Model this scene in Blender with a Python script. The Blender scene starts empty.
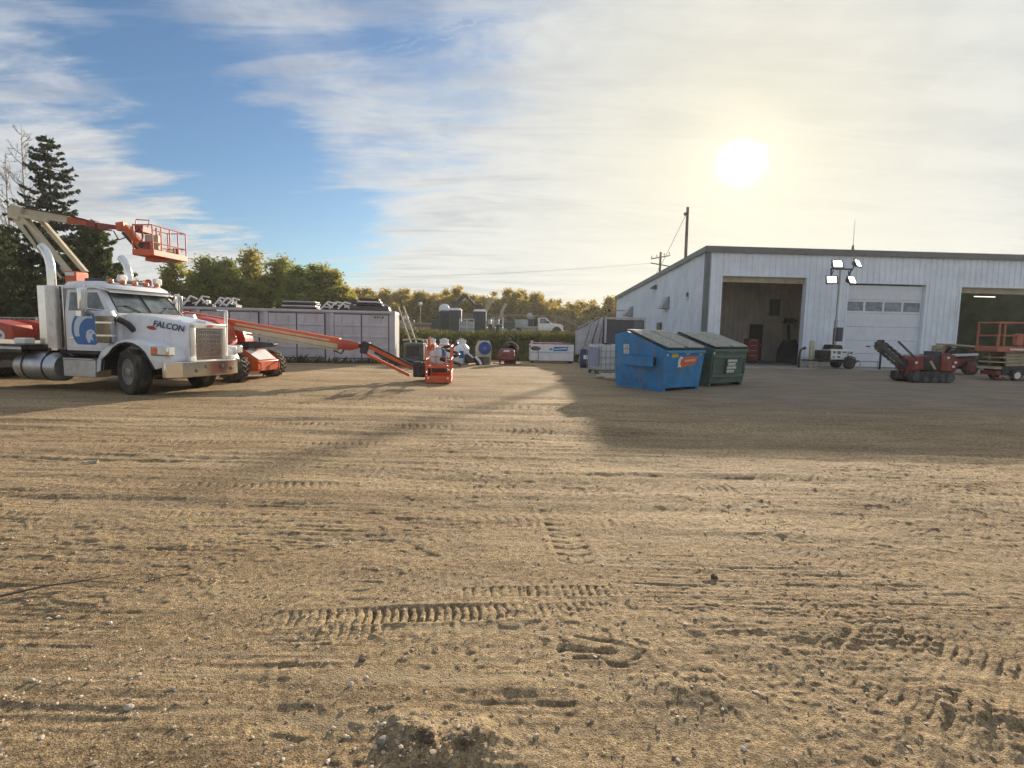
import bpy, bmesh, math, random
import numpy as np
from mathutils import Vector, Matrix, Euler

S = bpy.context.scene
COL = S.collection
PI = math.pi
rnd = random.Random(7)

# ------------------------------------------------------------------ camera, sky, sun, exposure
F_PX, PITCH, ROLL, CAM_H = 540.0, math.atan(52 / 540), math.atan(.02), 1.65
cd = bpy.data.cameras.new('camera')
cd.sensor_fit = 'HORIZONTAL'; cd.sensor_width = 36.0
cd.lens = F_PX / 1024 * 36
cd.clip_start = .05; cd.clip_end = 6000
cam = bpy.data.objects.new('camera', cd); COL.objects.link(cam)
cam.matrix_world = Matrix.Translation((0, 0, CAM_H)) @ Matrix.Rotation(PI / 2 - PITCH, 4, 'X') @ Matrix.Rotation(ROLL, 4, 'Z')
S.camera = cam

SUN_EL, SUN_AZ = math.radians(14.7), math.radians(21.9)      # azimuth measured from +Y towards +X
SUN_DIR = Vector((math.sin(SUN_AZ) * math.cos(SUN_EL), math.cos(SUN_AZ) * math.cos(SUN_EL), math.sin(SUN_EL)))
GLOW_EL = math.radians(15.9)
GLOW_DIR = Vector((math.sin(SUN_AZ) * math.cos(GLOW_EL), math.cos(SUN_AZ) * math.cos(GLOW_EL), math.sin(GLOW_EL)))
sl = bpy.data.lights.new('sun', 'SUN'); sl.energy = 4.7; sl.angle = math.radians(.8); sl.color = (1, .85, .66)
so = bpy.data.objects.new('sun', sl); COL.objects.link(so)
so.rotation_euler = SUN_DIR.to_track_quat('Z', 'Y').to_euler()
so.location = (20, 50, 40)

S.view_settings.view_transform = 'Standard'; S.view_settings.look = 'None'
S.view_settings.gamma = 1; S.view_settings.exposure = .95
S.view_settings.use_curve_mapping = False
S.render.engine = 'CYCLES'
S.cycles.max_bounces = 6; S.cycles.transparent_max_bounces = 8
S.cycles.use_denoising = True


class NT:
    """tiny node-tree helper"""
    def __init__(s, tree): s.t = tree; s.n = tree.nodes; s.l = tree.links
    def new(s, typ, **kw):
        nd = s.n.new(typ)
        for k, v in kw.items(): setattr(nd, k, v)
        return nd
    def put(s, sock, v):
        if isinstance(v, bpy.types.NodeSocket): s.l.new(v, sock)
        elif v is not None:
            if sock.type == 'RGBA' and len(v) == 3: v = (*v, 1)
            sock.default_value = v
    def math(s, op, a, b=None, c=None, clamp=False):
        nd = s.new('ShaderNodeMath', operation=op, use_clamp=clamp)
        s.put(nd.inputs[0], a); s.put(nd.inputs[1], b); s.put(nd.inputs[2], c)
        return nd.outputs[0]
    def vmath(s, op, a, b=None, sc=None):
        nd = s.new('ShaderNodeVectorMath', operation=op)
        s.put(nd.inputs[0], a); s.put(nd.inputs[1], b)
        if sc is not None: s.put(nd.inputs['Scale'], sc)
        return nd.outputs['Value'] if op in ('DOT_PRODUCT', 'LENGTH', 'DISTANCE') else nd.outputs[0]
    def mix(s, f, a, b, blend='MIX'):
        nd = s.new('ShaderNodeMix', data_type='RGBA', blend_type=blend)
        s.put(nd.inputs[0], f); s.put(nd.inputs[6], a); s.put(nd.inputs[7], b)
        return nd.outputs[2]
    def noise(s, vec, scale, detail=4, rough=.55, dist=0):
        nd = s.new('ShaderNodeTexNoise')
        s.put(nd.inputs['Vector'], vec); nd.inputs['Scale'].default_value = scale
        nd.inputs['Detail'].default_value = detail; nd.inputs['Roughness'].default_value = rough
        nd.inputs['Distortion'].default_value = dist
        return nd.outputs[0]
    def ramp(s, v, lo, hi, a=0., b=1., smooth=True):
        nd = s.new('ShaderNodeMapRange', interpolation_type='SMOOTHSTEP' if smooth else 'LINEAR')
        s.put(nd.inputs[0], v)
        for i, q in enumerate((lo, hi, a, b)): s.put(nd.inputs[1 + i], q)
        return nd.outputs[0]
    def mapping(s, vec, scale=(1, 1, 1), rot=(0, 0, 0), loc=(0, 0, 0)):
        nd = s.new('ShaderNodeMapping'); s.put(nd.inputs[0], vec)
        nd.inputs[1].default_value = loc; nd.inputs[2].default_value = rot; nd.inputs[3].default_value = scale
        return nd.outputs[0]


W = bpy.data.worlds.new('World'); S.world = W; W.use_nodes = True
W.node_tree.nodes.clear()
w = NT(W.node_tree)
out = w.new('ShaderNodeOutputWorld'); bg = w.new('ShaderNodeBackground')
sky = w.new('ShaderNodeTexSky', sky_type='NISHITA'); sky.sun_disc = False
sky.sun_elevation = SUN_EL; sky.sun_rotation = SUN_AZ
sky.air_density = 1.0; sky.dust_density = .6; sky.ozone_density = 1.6
tc = w.new('ShaderNodeTexCoord'); D = w.vmath('NORMALIZE', tc.outputs['Generated'])
sep = w.new('ShaderNodeSeparateXYZ'); w.put(sep.inputs[0], D)
dz = w.math('MAXIMUM', sep.outputs[2], 0.0)
inv = w.math('DIVIDE', 1.0, w.math('ADD', dz, .14))
comb = w.new('ShaderNodeCombineXYZ')
w.put(comb.inputs[0], w.math('MULTIPLY', sep.outputs[0], inv)); w.put(comb.inputs[1], w.math('MULTIPLY', sep.outputs[1], inv))
CP = comb.outputs[0]                                            # place on a flat cloud layer
dots = w.math('MAXIMUM', w.vmath('DOT_PRODUCT', D, tuple(GLOW_DIR)), 0.0)
def dirdot(x, y, z): return w.vmath('DOT_PRODUCT', D, tuple(Vector((x, y, z)).normalized()))
n1 = w.noise(w.mapping(CP, (.8, 1.2, 1), (0, 0, .5)), 1.1, 6, .55, .5)
n2 = w.noise(w.mapping(CP, (1., 2.2, 1), (0, 0, -.5), (3, 1, 0)), 2.2, 7, .6, .35)
n3 = w.noise(w.mapping(CP, (1, 1, 1), (0, 0, 0), (9, 4, 0)), 4.5, 6, .6, .2)
cov = w.math('ADD', w.math('MULTIPLY', n1, .85), w.math('MULTIPLY', n2, .5))
cov = w.math('ADD', cov, w.math('MULTIPLY', n3, .25))
# the open blue gap: a slanting band low on the left
A1, A2 = Vector((-.80, 1.05, .55)).normalized(), Vector((-.34, 1.02, .12)).normalized()
NB = A1.cross(A2).normalized()
band = w.math('ABSOLUTE', w.math('ADD', w.vmath('DOT_PRODUCT', D, tuple(NB)), w.math('MULTIPLY', w.math('SUBTRACT', n2, .5), .34)))
g1 = w.math('MULTIPLY', w.ramp(band, .015, .19, 1, 0), w.ramp(w.vmath('DISTANCE', D, tuple(Vector((-.46, 1.0, .24)).normalized())), .06, .44, 1, 0))
g3 = w.ramp(w.vmath('DISTANCE', D, tuple(Vector((-.12, 1.0, .52)).normalized())), .03, .24, 1, 0)
cov = w.math('SUBTRACT', cov, w.math('MULTIPLY', g1, .78))
cov = w.math('SUBTRACT', cov, w.math('MULTIPLY', g3, .30))
cov = w.math('ADD', cov, w.ramp(sep.outputs[0], -.35, .40, .05, .36))
cov = w.math('ADD', cov, w.ramp(dz, 0.03, .20, .50, 0))
str1 = w.noise(w.mapping(CP, (.55, 2.6, 1), (0, 0, -.75), (1, 5, 0)), 1.6, 8, .62, .8)
calm = w.ramp(sep.outputs[0], -.15, .25, 1, .35)
cov = w.math('ADD', cov, w.math('MULTIPLY', w.ramp(str1, .34, .66, -.13, .19), calm))
cov = w.math('SUBTRACT', cov, w.math('MULTIPLY', w.ramp(sep.outputs[0], -.50, -.02, .17, 0), w.ramp(dz, .20, .42)))
veil = w.ramp(cov, .34, 1.0, 0, .95)
# rows of small ripples high in the middle
rip_zone = w.ramp(w.vmath('DISTANCE', D, tuple(Vector((-.08, 1.0, .58)).normalized())), .05, .28, 1, 0)
wv = w.new('ShaderNodeTexWave', wave_type='BANDS', bands_direction='Y')
w.put(wv.inputs[0], w.mapping(CP, (1, 1, 1), (0, 0, .45))); wv.inputs['Scale'].default_value = 11
wv.inputs['Distortion'].default_value = 6; wv.inputs['Detail'].default_value = 3; wv.inputs['Detail Scale'].default_value = 2.4
rip = w.math('MULTIPLY', w.math('MULTIPLY', w.ramp(wv.outputs['Fac'], .3, .95), rip_zone), w.ramp(n3, .38, .6))
veil = w.math('MAXIMUM', veil, w.math('MULTIPLY', rip, .42))
gl_wide = w.math('POWER', dots, 5.0); gl_mid = w.math('POWER', dots, 26.0); gl_near = w.math('POWER', dots, 420.0)
ccol = w.mix(w.ramp(w.math('ADD', w.math('MULTIPLY', n3, .5), w.math('MULTIPLY', n2, .5)), .38, .60), (.20, .235, .30), (.325, .35, .385))
ccol = w.mix(w.ramp(dz, .02, .5, .75, 0), ccol, (.43, .42, .385))
ccol = w.mix(w.math('MULTIPLY', gl_wide, .55), ccol, (.50, .485, .43))
ccol = w.mix(w.math('MULTIPLY', gl_mid, .75), ccol, (.49, .45, .335))
ccol = w.mix(1.0, ccol, w.mix(w.math('MULTIPLY', w.ramp(str1, .46, .66), calm), (1, 1, 1), (.80, .82, .86)), 'MULTIPLY')
skyc = w.vmath('SCALE', sky.outputs[0], sc=.064)
skyc = w.mix(1.0, skyc, (.66, .85, 1.03), 'MULTIPLY')
c = w.mix(veil, skyc, ccol)
near = w.vmath('SCALE', (.95, .80, .42), sc=w.math('MULTIPLY', gl_near, .13))
c = w.vmath('ADD', c, near)
disc = w.ramp(w.math('ADD', dots, w.math('MULTIPLY', w.math('SUBTRACT', n3, .5), .0012)), math.cos(math.radians(2.7)), math.cos(math.radians(.3)), 0, 1)
disc = w.math('POWER', disc, 1.8)
c = w.vmath('ADD', c, w.vmath('SCALE', (1.0, .92, .70), sc=disc))
w.put(bg.inputs[0], c); bg.inputs[1].default_value = 1.0
w.l.new(bg.outputs[0], out.inputs[0])


# ------------------------------------------------------------------ materials
def new_mat(name):
    m = bpy.data.materials.new(name); m.use_nodes = True; m.node_tree.nodes.clear()
    t = NT(m.node_tree)
    o = t.new('ShaderNodeOutputMaterial'); b = t.new('ShaderNodeBsdfPrincipled')
    t.l.new(b.outputs[0], o.inputs[0])
    return m, t, b, o

DUST = (.30, .235, .15)
def mat(name, col, rough=.5, metal=0., var=.14, scale=2.5, bump=0., bscale=60, dirt=0., coat=0., low=0.):
    m, t, b, o = new_mat(name)
    tcn = t.new('ShaderNodeTexCoord'); V = tcn.outputs['Object']
    n = t.noise(V, scale, 5, .6)
    a = tuple(x * (1 - var) for x in col); bb = tuple(min(1, x * (1 + var)) for x in col)
    c = t.mix(t.ramp(n, .3, .7), a, bb)
    if dirt:
        nd = t.noise(t.mapping(V, (1, 1, .55), (0, 0, 0), (5, 2, 1)), scale * 1.7, 7, .68)
        msk = t.math('MULTIPLY', t.ramp(nd, .46, .74), dirt)
        if low:   # road dust on the lower part of a vehicle
            sp = t.new('ShaderNodeSeparateXYZ'); t.put(sp.inputs[0], V)
            lowm = t.math('MULTIPLY', t.ramp(sp.outputs[2], .3, low, .75, 0), t.ramp(nd, .3, .6, .35, 1))
            msk = t.math('MAXIMUM', msk, lowm)
        c = t.mix(msk, c, DUST)
        r = t.ramp(msk, 0, .6, rough, .85); t.put(b.inputs['Roughness'], r)
    else:
        t.put(b.inputs['Roughness'], t.ramp(n, .3, .7, max(.03, rough * .85), min(1, rough * 1.15)))
    t.put(b.inputs['Base Color'], c)
    b.inputs['Metallic'].default_value = metal
    if coat: b.inputs['Coat Weight'].default_value = coat; b.inputs['Coat Roughness'].default_value = .08
    if bump:
        bn = t.new('ShaderNodeBump'); bn.inputs['Strength'].default_value = bump; bn.inputs['Distance'].default_value = .02
        t.put(bn.inputs['Height'], t.noise(V, bscale, 4, .6)); t.l.new(bn.outputs[0], b.inputs['Normal'])
    return m

def emit(name, col, strength):
    m, t, b, o = new_mat(name)
    b.inputs['Base Color'].default_value = (.8, .8, .8, 1)
    b.inputs['Emission Color'].default_value = (*col, 1); b.inputs['Emission Strength'].default_value = strength
    return m

def glass(name, col=(.03, .035, .04)):
    m, t, b, o = new_mat(name)
    tcn = t.new('ShaderNodeTexCoord')
    n = t.noise(tcn.outputs['Object'], 3, 4)
    t.put(b.inputs['Base Color'], t.mix(t.ramp(n, .35, .7), col, tuple(x * 2.2 for x in col)))
    b.inputs['Roughness'].default_value = .06; b.inputs['IOR'].default_value = 1.6
    return m

def leafmat(name, cols, trans=.38):
    m = bpy.data.materials.new(name); m.use_nodes = True; m.node_tree.nodes.clear()
    t = NT(m.node_tree)
    o = t.new('ShaderNodeOutputMaterial')
    geo = t.new('ShaderNodeNewGeometry'); oi = t.new('ShaderNodeObjectInfo')
    tcn = t.new('ShaderNodeTexCoord')
    n = t.noise(tcn.outputs['Object'], 1.1, 3, .6)
    k = t.math('ADD', t.math('MULTIPLY', geo.outputs['Random Per Island'], .5), t.math('MULTIPLY', t.ramp(n, .3, .7), .5))
    c = t.mix(k, cols[0], cols[1])
    c = t.mix(t.ramp(oi.outputs['Random'], .1, .95, 0, .75, False), c, cols[2])
    b = t.new('ShaderNodeBsdfPrincipled'); t.put(b.inputs['Base Color'], c); b.inputs['Roughness'].default_value = .6
    tr = t.new('ShaderNodeBsdfTranslucent'); t.put(tr.inputs[0], t.mix(1.0, c, (1.25, 1.15, .7), 'MULTIPLY'))
    mx = t.new('ShaderNodeMixShader'); mx.inputs[0].default_value = trans
    t.l.new(b.outputs[0], mx.inputs[1]); t.l.new(tr.outputs[0], mx.inputs[2]); t.l.new(mx.outputs[0], o.inputs[0])
    return m

M = dict(
    white_paint=mat('white_paint', (.70, .71, .73), .35, var=.05, dirt=.25, coat=.4, low=1.1),
    chrome=mat('chrome', (.74, .72, .68), .16, 1, var=.06, scale=4),
    steel=mat('steel', (.52, .52, .51), .32, 1, var=.12, scale=4, dirt=.2),
    alu=mat('aluminium', (.50, .51, .52), .42, .9, var=.12, scale=3, dirt=.3),
    black=mat('black_parts', (.022, .022, .024), .5, var=.3, dirt=.25),
    rubber=mat('rubber', (.028, .027, .026), .82, var=.25, bump=.3, bscale=50, dirt=.45),
    dusty_rubber=mat('dusty_rubber', (.05, .046, .04), .9, var=.3, bump=.3, bscale=50, dirt=.8),
    rim=mat('wheel_rim', (.40, .40, .40), .4, .7, dirt=.55),
    glass=glass('cab_glass', (.07, .085, .09)),
    window_glass=glass('window_glass', (.10, .12, .15)),
    amber=mat('amber_lens', (.62, .14, .02), .25, coat=.5),
    red_lens=mat('red_lens', (.45, .03, .02), .25, coat=.5),
    lamp_lens=mat('lamp_lens', (.72, .72, .68), .15, coat=.6),
    blue_logo=mat('blue_decal', (.025, .14, .40), .4, var=.1),
    pale_logo=mat('pale_decal', (.55, .64, .72), .4, var=.08),
    navy_text=mat('navy_lettering', (.03, .045, .14), .4),
    red_text=mat('red_decal', (.38, .06, .03), .4),
    orange=mat('orange_paint', (.60, .092, .020), .42, var=.12, dirt=.35, coat=.2),
    orange_worn=mat('worn_orange_paint', (.50, .085, .02), .5, var=.2, dirt=.5),
    coral=mat('faded_coral_paint', (.40, .125, .075), .5, var=.15, dirt=.45),
    red=mat('red_paint', (.42, .045, .02), .4, var=.12, dirt=.3, coat=.2),
    dull_red=mat('dull_red_paint', (.20, .035, .035), .5, var=.2, dirt=.4),
    cream=mat('cream_paint', (.50, .45, .32), .45, var=.1, dirt=.35),
    grey_box=mat('container_paint', (.47, .475, .51), .5, var=.1, scale=1.2, dirt=.3),
    box_seam=mat('door_gasket', (.035, .035, .05), .6),
    box_white=mat('container_end_paint', (.82, .80, .76), .5, dirt=.1),
    siding=mat('white_siding', (.73, .795, .86), .38, var=.07, scale=.8, dirt=.16, low=.7),
    trim=mat('grey_green_trim', (.12, .135, .135), .45, var=.1),
    roofm=mat('roof_metal', (.25, .25, .25), .5, .3),
    door_white=mat('overhead_door', (.68, .72, .77), .4, var=.04, dirt=.15),
    shop_in=mat('shop_lining', (.50, .455, .40), .7, var=.15, scale=.9),
    shop_green=mat('shop_green_lining', (.30, .37, .26), .7, var=.2, scale=.9),
    shop_floor=mat('shop_floor', (.22, .20, .18), .6, var=.3, scale=.7),
    dark_door=mat('dark_steel_door', (.035, .03, .035), .55),
    concrete=mat('concrete', (.30, .285, .26), .85, var=.22, scale=.9, bump=.4, bscale=30, dirt=.6),
    dump_blue=mat('dumpster_blue', (.010, .19, .43), .45, var=.18, dirt=.38),
    dump_green=mat('dumpster_green', (.055, .105, .088), .5, var=.2, dirt=.4),
    chrome_white=mat('bright_surround', (.78, .74, .66), .3, .5, var=.05),
    grille_metal=mat('grille_metal', (.50, .47, .42), .4, .8, var=.2, scale=20),
    lid=mat('dumpster_lid', (.43, .43, .38), .6, var=.2, scale=9, dirt=.55, bump=.4, bscale=25),
    lid_edge_and_shade=mat('lid_edge_and_shade', (.02, .022, .024), .6),
    logo_orange=mat('logo_orange', (.62, .13, .03), .45),
    sticker=mat('sticker_white', (.72, .72, .70), .5, var=.05),
    sticker_line=mat('sticker_print', (.12, .13, .14), .5),
    yellow=mat('yellow_sticker', (.60, .40, .04), .45),
    poly=mat('white_polyethylene', (.74, .75, .78), .45, var=.05, dirt=.15),
    ibc=mat('tote_plastic', (.62, .64, .64), .35, var=.08),
    ibc_blue=mat('tote_panel', (.22, .27, .42), .4),
    tank_white=mat('tank_white', (.66, .68, .70), .45, var=.06, dirt=.25),
    navy=mat('navy_plastic', (.02, .03, .09), .4),
    drum_blue=mat('drum_blue', (.02, .07, .30), .35, var=.15),
    wood=mat('weathered_wood', (.40, .35, .27), .8, var=.3, scale=6, bump=.4),
    pole_wood=mat('pole_wood', (.11, .085, .065), .9, var=.3, scale=6),
    red_wood=mat('reddish_wood', (.34, .15, .10), .8, var=.25),
    dark_grey=mat('dark_grey_paint', (.055, .06, .075), .5, var=.12, dirt=.15),
    lean_white=mat('leaning_sheet', (.42, .42, .45), .5, var=.15, dirt=.35),
    gen_green=mat('generator_green', (.06, .08, .07), .5, dirt=.3),
    ind_red=mat('trencher_red', (.20, .03, .026), .5, var=.25, dirt=.4),
    track_black=mat('crawler_track', (.03, .032, .03), .8, dirt=.5),
    greenish=mat('olive_paint', (.10, .15, .09), .5, dirt=.3),
    beige=mat('beige_paint', (.38, .33, .22), .5, dirt=.3),
    pale_beige=mat('bollard_paint', (.42, .40, .28), .5, dirt=.3),
    stone=mat('stone_grey', (.27, .235, .19), .85, var=.35, scale=30, bump=.4, bscale=90),
    pale_stone=mat('stone_pale', (.42, .37, .30), .85, var=.2, scale=30),
    dark_clod=mat('damp_clod', (.12, .09, .06), .95, var=.4, scale=30, bump=.8, bscale=60),
    bark=mat('bark', (.10, .08, .06), .9, var=.35, scale=8, bump=.5, bscale=20),
    birch=mat('birch_bark', (.30, .27, .23), .8, var=.4, scale=5),
    galv=mat('galvanised', (.40, .41, .41), .5, .6, dirt=.2),
    lamp_on=emit('floodlight_lit', (1.0, .97, .82), 3.5),
    tube_on=emit('fluorescent_lit', (.95, 1.0, .75), 1.2),
    spruce_leaf=leafmat('spruce_needles', ((.030, .046, .030), (.065, .085, .052), (.045, .062, .038)), .18),
    pine_leaf=leafmat('pine_needles', ((.06, .085, .035), (.12, .145, .06), (.10, .12, .05)), .3),
    green_leaf=leafmat('green_leaves', ((.13, .18, .055), (.32, .34, .10), (.33, .29, .09)), .55),
    brown_leaf=leafmat('brown_leaves', ((.15, .115, .05), (.26, .18, .07), (.20, .17, .06)), .45),
    yellow_leaf=leafmat('autumn_leaves', ((.19, .195, .065), (.46, .37, .10), (.38, .28, .08)), .55),
    weed=leafmat('weed_leaves', ((.045, .06, .022), (.13, .13, .05), (.11, .10, .045)), .35),
)


# ------------------------------------------------------------------ mesh builder
class MB:
    def __init__(s): s.v = []; s.f = []; s.mi = []; s.cur = 0
    def add(s, vs, fs):
        o = len(s.v); s.v += [tuple(p) for p in vs]
        s.f += [tuple(i + o for i in f) for f in fs]; s.mi += [s.cur] * len(fs)
        return s
    def mat(s, i): s.cur = i; return s
    def box(s, x0, x1, y0, y1, z0, z1, m=None):
        vs = [(x0, y0, z0), (x1, y0, z0), (x1, y1, z0), (x0, y1, z0), (x0, y0, z1), (x1, y0, z1), (x1, y1, z1), (x0, y1, z1)]
        if m is not None: vs = [m @ Vector(p) for p in vs]
        return s.add(vs, [(0, 3, 2, 1), (4, 5, 6, 7), (0, 1, 5, 4), (1, 2, 6, 5), (2, 3, 7, 6), (3, 0, 4, 7)])
    def cbox(s, c, d, rot=(0, 0, 0)):
        m = Matrix.Translation(c) @ Euler(rot).to_matrix().to_4x4()
        return s.box(-d[0] / 2, d[0] / 2, -d[1] / 2, d[1] / 2, -d[2] / 2, d[2] / 2, m)
    def bar(s, p, q, w, h=None, up=(0, 0, 1)):
        """rectangular bar from p to q, w wide sideways, h high"""
        p, q = Vector(p), Vector(q); h = h or w
        d = (q - p).normalized(); u = Vector(up)
        if abs(d.dot(u)) > .98: u = Vector((1, 0, 0))
        r = d.cross(u).normalized(); u = r.cross(d).normalized()
        vs = [a + r * i * w / 2 + u * j * h / 2 for a in (p, q) for i, j in ((-1, -1), (1, -1), (1, 1), (-1, 1))]
        return s.add(vs, [(0, 1, 2, 3), (7, 6, 5, 4), (0, 4, 5, 1), (1, 5, 6, 2), (2, 6, 7, 3), (3, 7, 4, 0)])
    def tube(s, p, q, r, r2=None, n=10):
        return s.path([p, q], [r, r if r2 is None else r2], n)
    def path(s, pts, r, n=8):
        pts = [Vector(p) for p in pts]
        rs = r if isinstance(r, (list, tuple)) else [r] * len(pts)
        vs = []; prev = None
        for i, p in enumerate(pts):
            d = (pts[min(i + 1, len(pts) - 1)] - pts[max(i - 1, 0)]).normalized()
            if prev is None:
                a = Vector((0, 0, 1)) if abs(d.z) < .9 else Vector((1, 0, 0))
                u = d.cross(a).normalized()
            else:
                u = (prev - d * prev.dot(d)).normalized()
            prev = u; v = d.cross(u)
            vs += [p + (u * math.cos(2 * PI * k / n) + v * math.sin(2 * PI * k / n)) * rs[i] for k in range(n)]
        fs = []
        for i in range(len(pts) - 1):
            for k in range(n):
                a = i * n + k; b = i * n + (k + 1) % n
                fs.append((a, b, b + n, a + n))
        fs.append(tuple(range(n))[::-1]); fs.append(tuple((len(pts) - 1) * n + k for k in range(n)))
        return s.add(vs, fs)
    def lathe(s, prof, n=20, c=(0, 0, 0), axis='z'):
        vs = []
        for r, h in prof:
            for k in range(n):
                a = 2 * PI * k / n; x, y = r * math.cos(a), r * math.sin(a)
                q = {'z': (x, y, h), 'y': (x, h, y), 'x': (h, x, y)}[axis]
                vs.append((q[0] + c[0], q[1] + c[1], q[2] + c[2]))
        fs = []
        for i in range(len(prof) - 1):
            for k in range(n):
                a = i * n + k; b = i * n + (k + 1) % n
                fs.append((a, b, b + n, a + n))
        fs.append(tuple(range(n))[::-1]); fs.append(tuple((len(prof) - 1) * n + k for k in range(n)))
        return s.add(vs, fs)
    def prism(s, poly, a, b, axis='y'):
        n = len(poly)
        mp = {'y': lambda p, h: (p[0], h, p[1]), 'x': lambda p, h: (h, p[0], p[1]), 'z': lambda p, h: (p[0], p[1], h)}[axis]
        vs = [mp(p, a) for p in poly] + [mp(p, b) for p in poly]
        fs = [tuple(range(n)), tuple(range(2 * n - 1, n - 1, -1))] + [(i, i + n, (i + 1) % n + n, (i + 1) % n) for i in range(n)]
        return s.add(vs, fs)
    def loft(s, secs, cap=True):
        n = len(secs[0]); vs = [p for q in secs for p in q]; fs = []
        for i in range(len(secs) - 1):
            for k in range(n):
                a = i * n + k; b = i * n + (k + 1) % n
                fs.append((a, b, b + n, a + n))
        if cap: fs.append(tuple(range(n))[::-1]); fs.append(tuple((len(secs) - 1) * n + k for k in range(n)))
        return s.add(vs, fs)
    def xf(s, m):
        s.v = [tuple(m @ Vector(p)) for p in s.v]; return s
    def build(s, name, mats, parent=None, bev=0., ang=38, label=None, recalc=True):
        me = bpy.data.meshes.new(name)
        me.from_pydata(s.v, [], s.f)
        if recalc:
            bm = bmesh.new(); bm.from_mesh(me)
            bmesh.ops.recalc_face_normals(bm, faces=bm.faces)
            bm.to_mesh(me); bm.free()
        for m_ in (mats if isinstance(mats, (list, tuple)) else [mats]):
            me.materials.append(M[m_] if isinstance(m_, str) else m_)
        me.polygons.foreach_set('material_index', s.mi)
        me.polygons.foreach_set('use_smooth', [True] * len(me.polygons))
        me.set_sharp_from_angle(angle=math.radians(ang))
        o = bpy.data.objects.new(name, me); COL.objects.link(o)
        if parent is not None: o.parent = parent
        if bev:
            b = o.modifiers.new('bevel', 'BEVEL'); b.width = bev; b.segments = 2; b.limit_method = 'ANGLE'
            b.angle_limit = math.radians(40)
        if label: o['label'] = label
        return o


def tag(o, label, cat, group=None, kind=None):
    o['label'] = label; o['category'] = cat
    if group: o['group'] = group
    if kind: o['kind'] = kind
    return o

def thing(name, label, cat, loc=(0, 0, 0), rz=0., group=None):
    o = bpy.data.objects.new(name, None); COL.objects.link(o)
    o.location = loc; o.rotation_euler = (0, 0, rz); o.empty_display_size = .2
    return tag(o, label, cat, group)

def dup(root, loc, rz=0., sc=None, label=None):
    r = root.copy(); COL.objects.link(r); r.location = loc; r.rotation_euler = (0, 0, rz)
    if sc: r.scale = sc
    if label: r['label'] = label
    for ch in list(root.children):
        c_ = ch.copy(); COL.objects.link(c_); c_.parent = r
        for g in ch.children:
            d = g.copy(); COL.objects.link(d); d.parent = c_
    return r

def text(body, size, mname, parent, m, name='lettering', shear=0., bold=0., sx=1.):
    cu = bpy.data.curves.new(name, 'FONT'); cu.body = body; cu.size = size; cu.shear = shear
    cu.offset = bold; cu.extrude = .002; cu.align_x = 'CENTER'; cu.align_y = 'CENTER'
    o = bpy.data.objects.new('tmp', cu); COL.objects.link(o)
    dg = bpy.context.evaluated_depsgraph_get()
    me = bpy.data.meshes.new_from_object(o.evaluated_get(dg))
    bpy.data.objects.remove(o); bpy.data.curves.remove(cu)
    me.transform(m @ Matrix.Scale(sx, 4, (1, 0, 0))); me.materials.clear(); me.materials.append(M[mname]); me.name = name
    t = bpy.data.objects.new(name, me); COL.objects.link(t); t.parent = parent
    return t

def face(loc, xdir, ydir):
    """matrix that lays flat work (its x along xdir, y along ydir) at loc"""
    x = Vector(xdir).normalized(); y = Vector(ydir); y = (y - x * x.dot(y)).normalized(); z = x.cross(y)
    m = Matrix.Identity(4)
    for i in range(3): m[i][0], m[i][1], m[i][2], m[i][3] = x[i], y[i], z[i], loc[i]
    return m


# ------------------------------------------------------------------ ground
def hash2(ix, iy, seed):
    h = (ix.astype(np.int64) * 374761393 + iy.astype(np.int64) * 668265263 + seed * 974711) & 0x7fffffff
    h = ((h ^ (h >> 13)) * 1274126177) & 0x7fffffff
    return ((h ^ (h >> 16)) & 0xffff) / 65535.
def vnoise(x, y, seed=0):
    ix, iy = np.floor(x), np.floor(y); fx, fy = x - ix, y - iy
    fx = fx * fx * (3 - 2 * fx); fy = fy * fy * (3 - 2 * fy)
    a, b = hash2(ix, iy, seed), hash2(ix + 1, iy, seed); c_, d = hash2(ix, iy + 1, seed), hash2(ix + 1, iy + 1, seed)
    return (a + (b - a) * fx) * (1 - fy) + (c_ + (d - c_) * fx) * fy
def sm(a, b, x):
    t = np.clip((x - a) / (b - a), 0, 1); return t * t * (3 - 2 * t)
def fbm(x, y, seed, o=4, g=.5):
    r = 0; a = 1; tot = 0
    for i in range(o):
        r = r + a * vnoise(x * 2 ** i, y * 2 ** i, seed + i); tot += a; a *= g
    return r / tot

BANK_X = 6.3
def bank(x, y):
    edge = 31.2 + 1.2 * (vnoise(x * .35, y * 0, 5) - .5)
    return 1.32 * sm(0, 4.2, y - edge) * (1 - sm(BANK_X - 1, BANK_X + 2.2, x)) 

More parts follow.
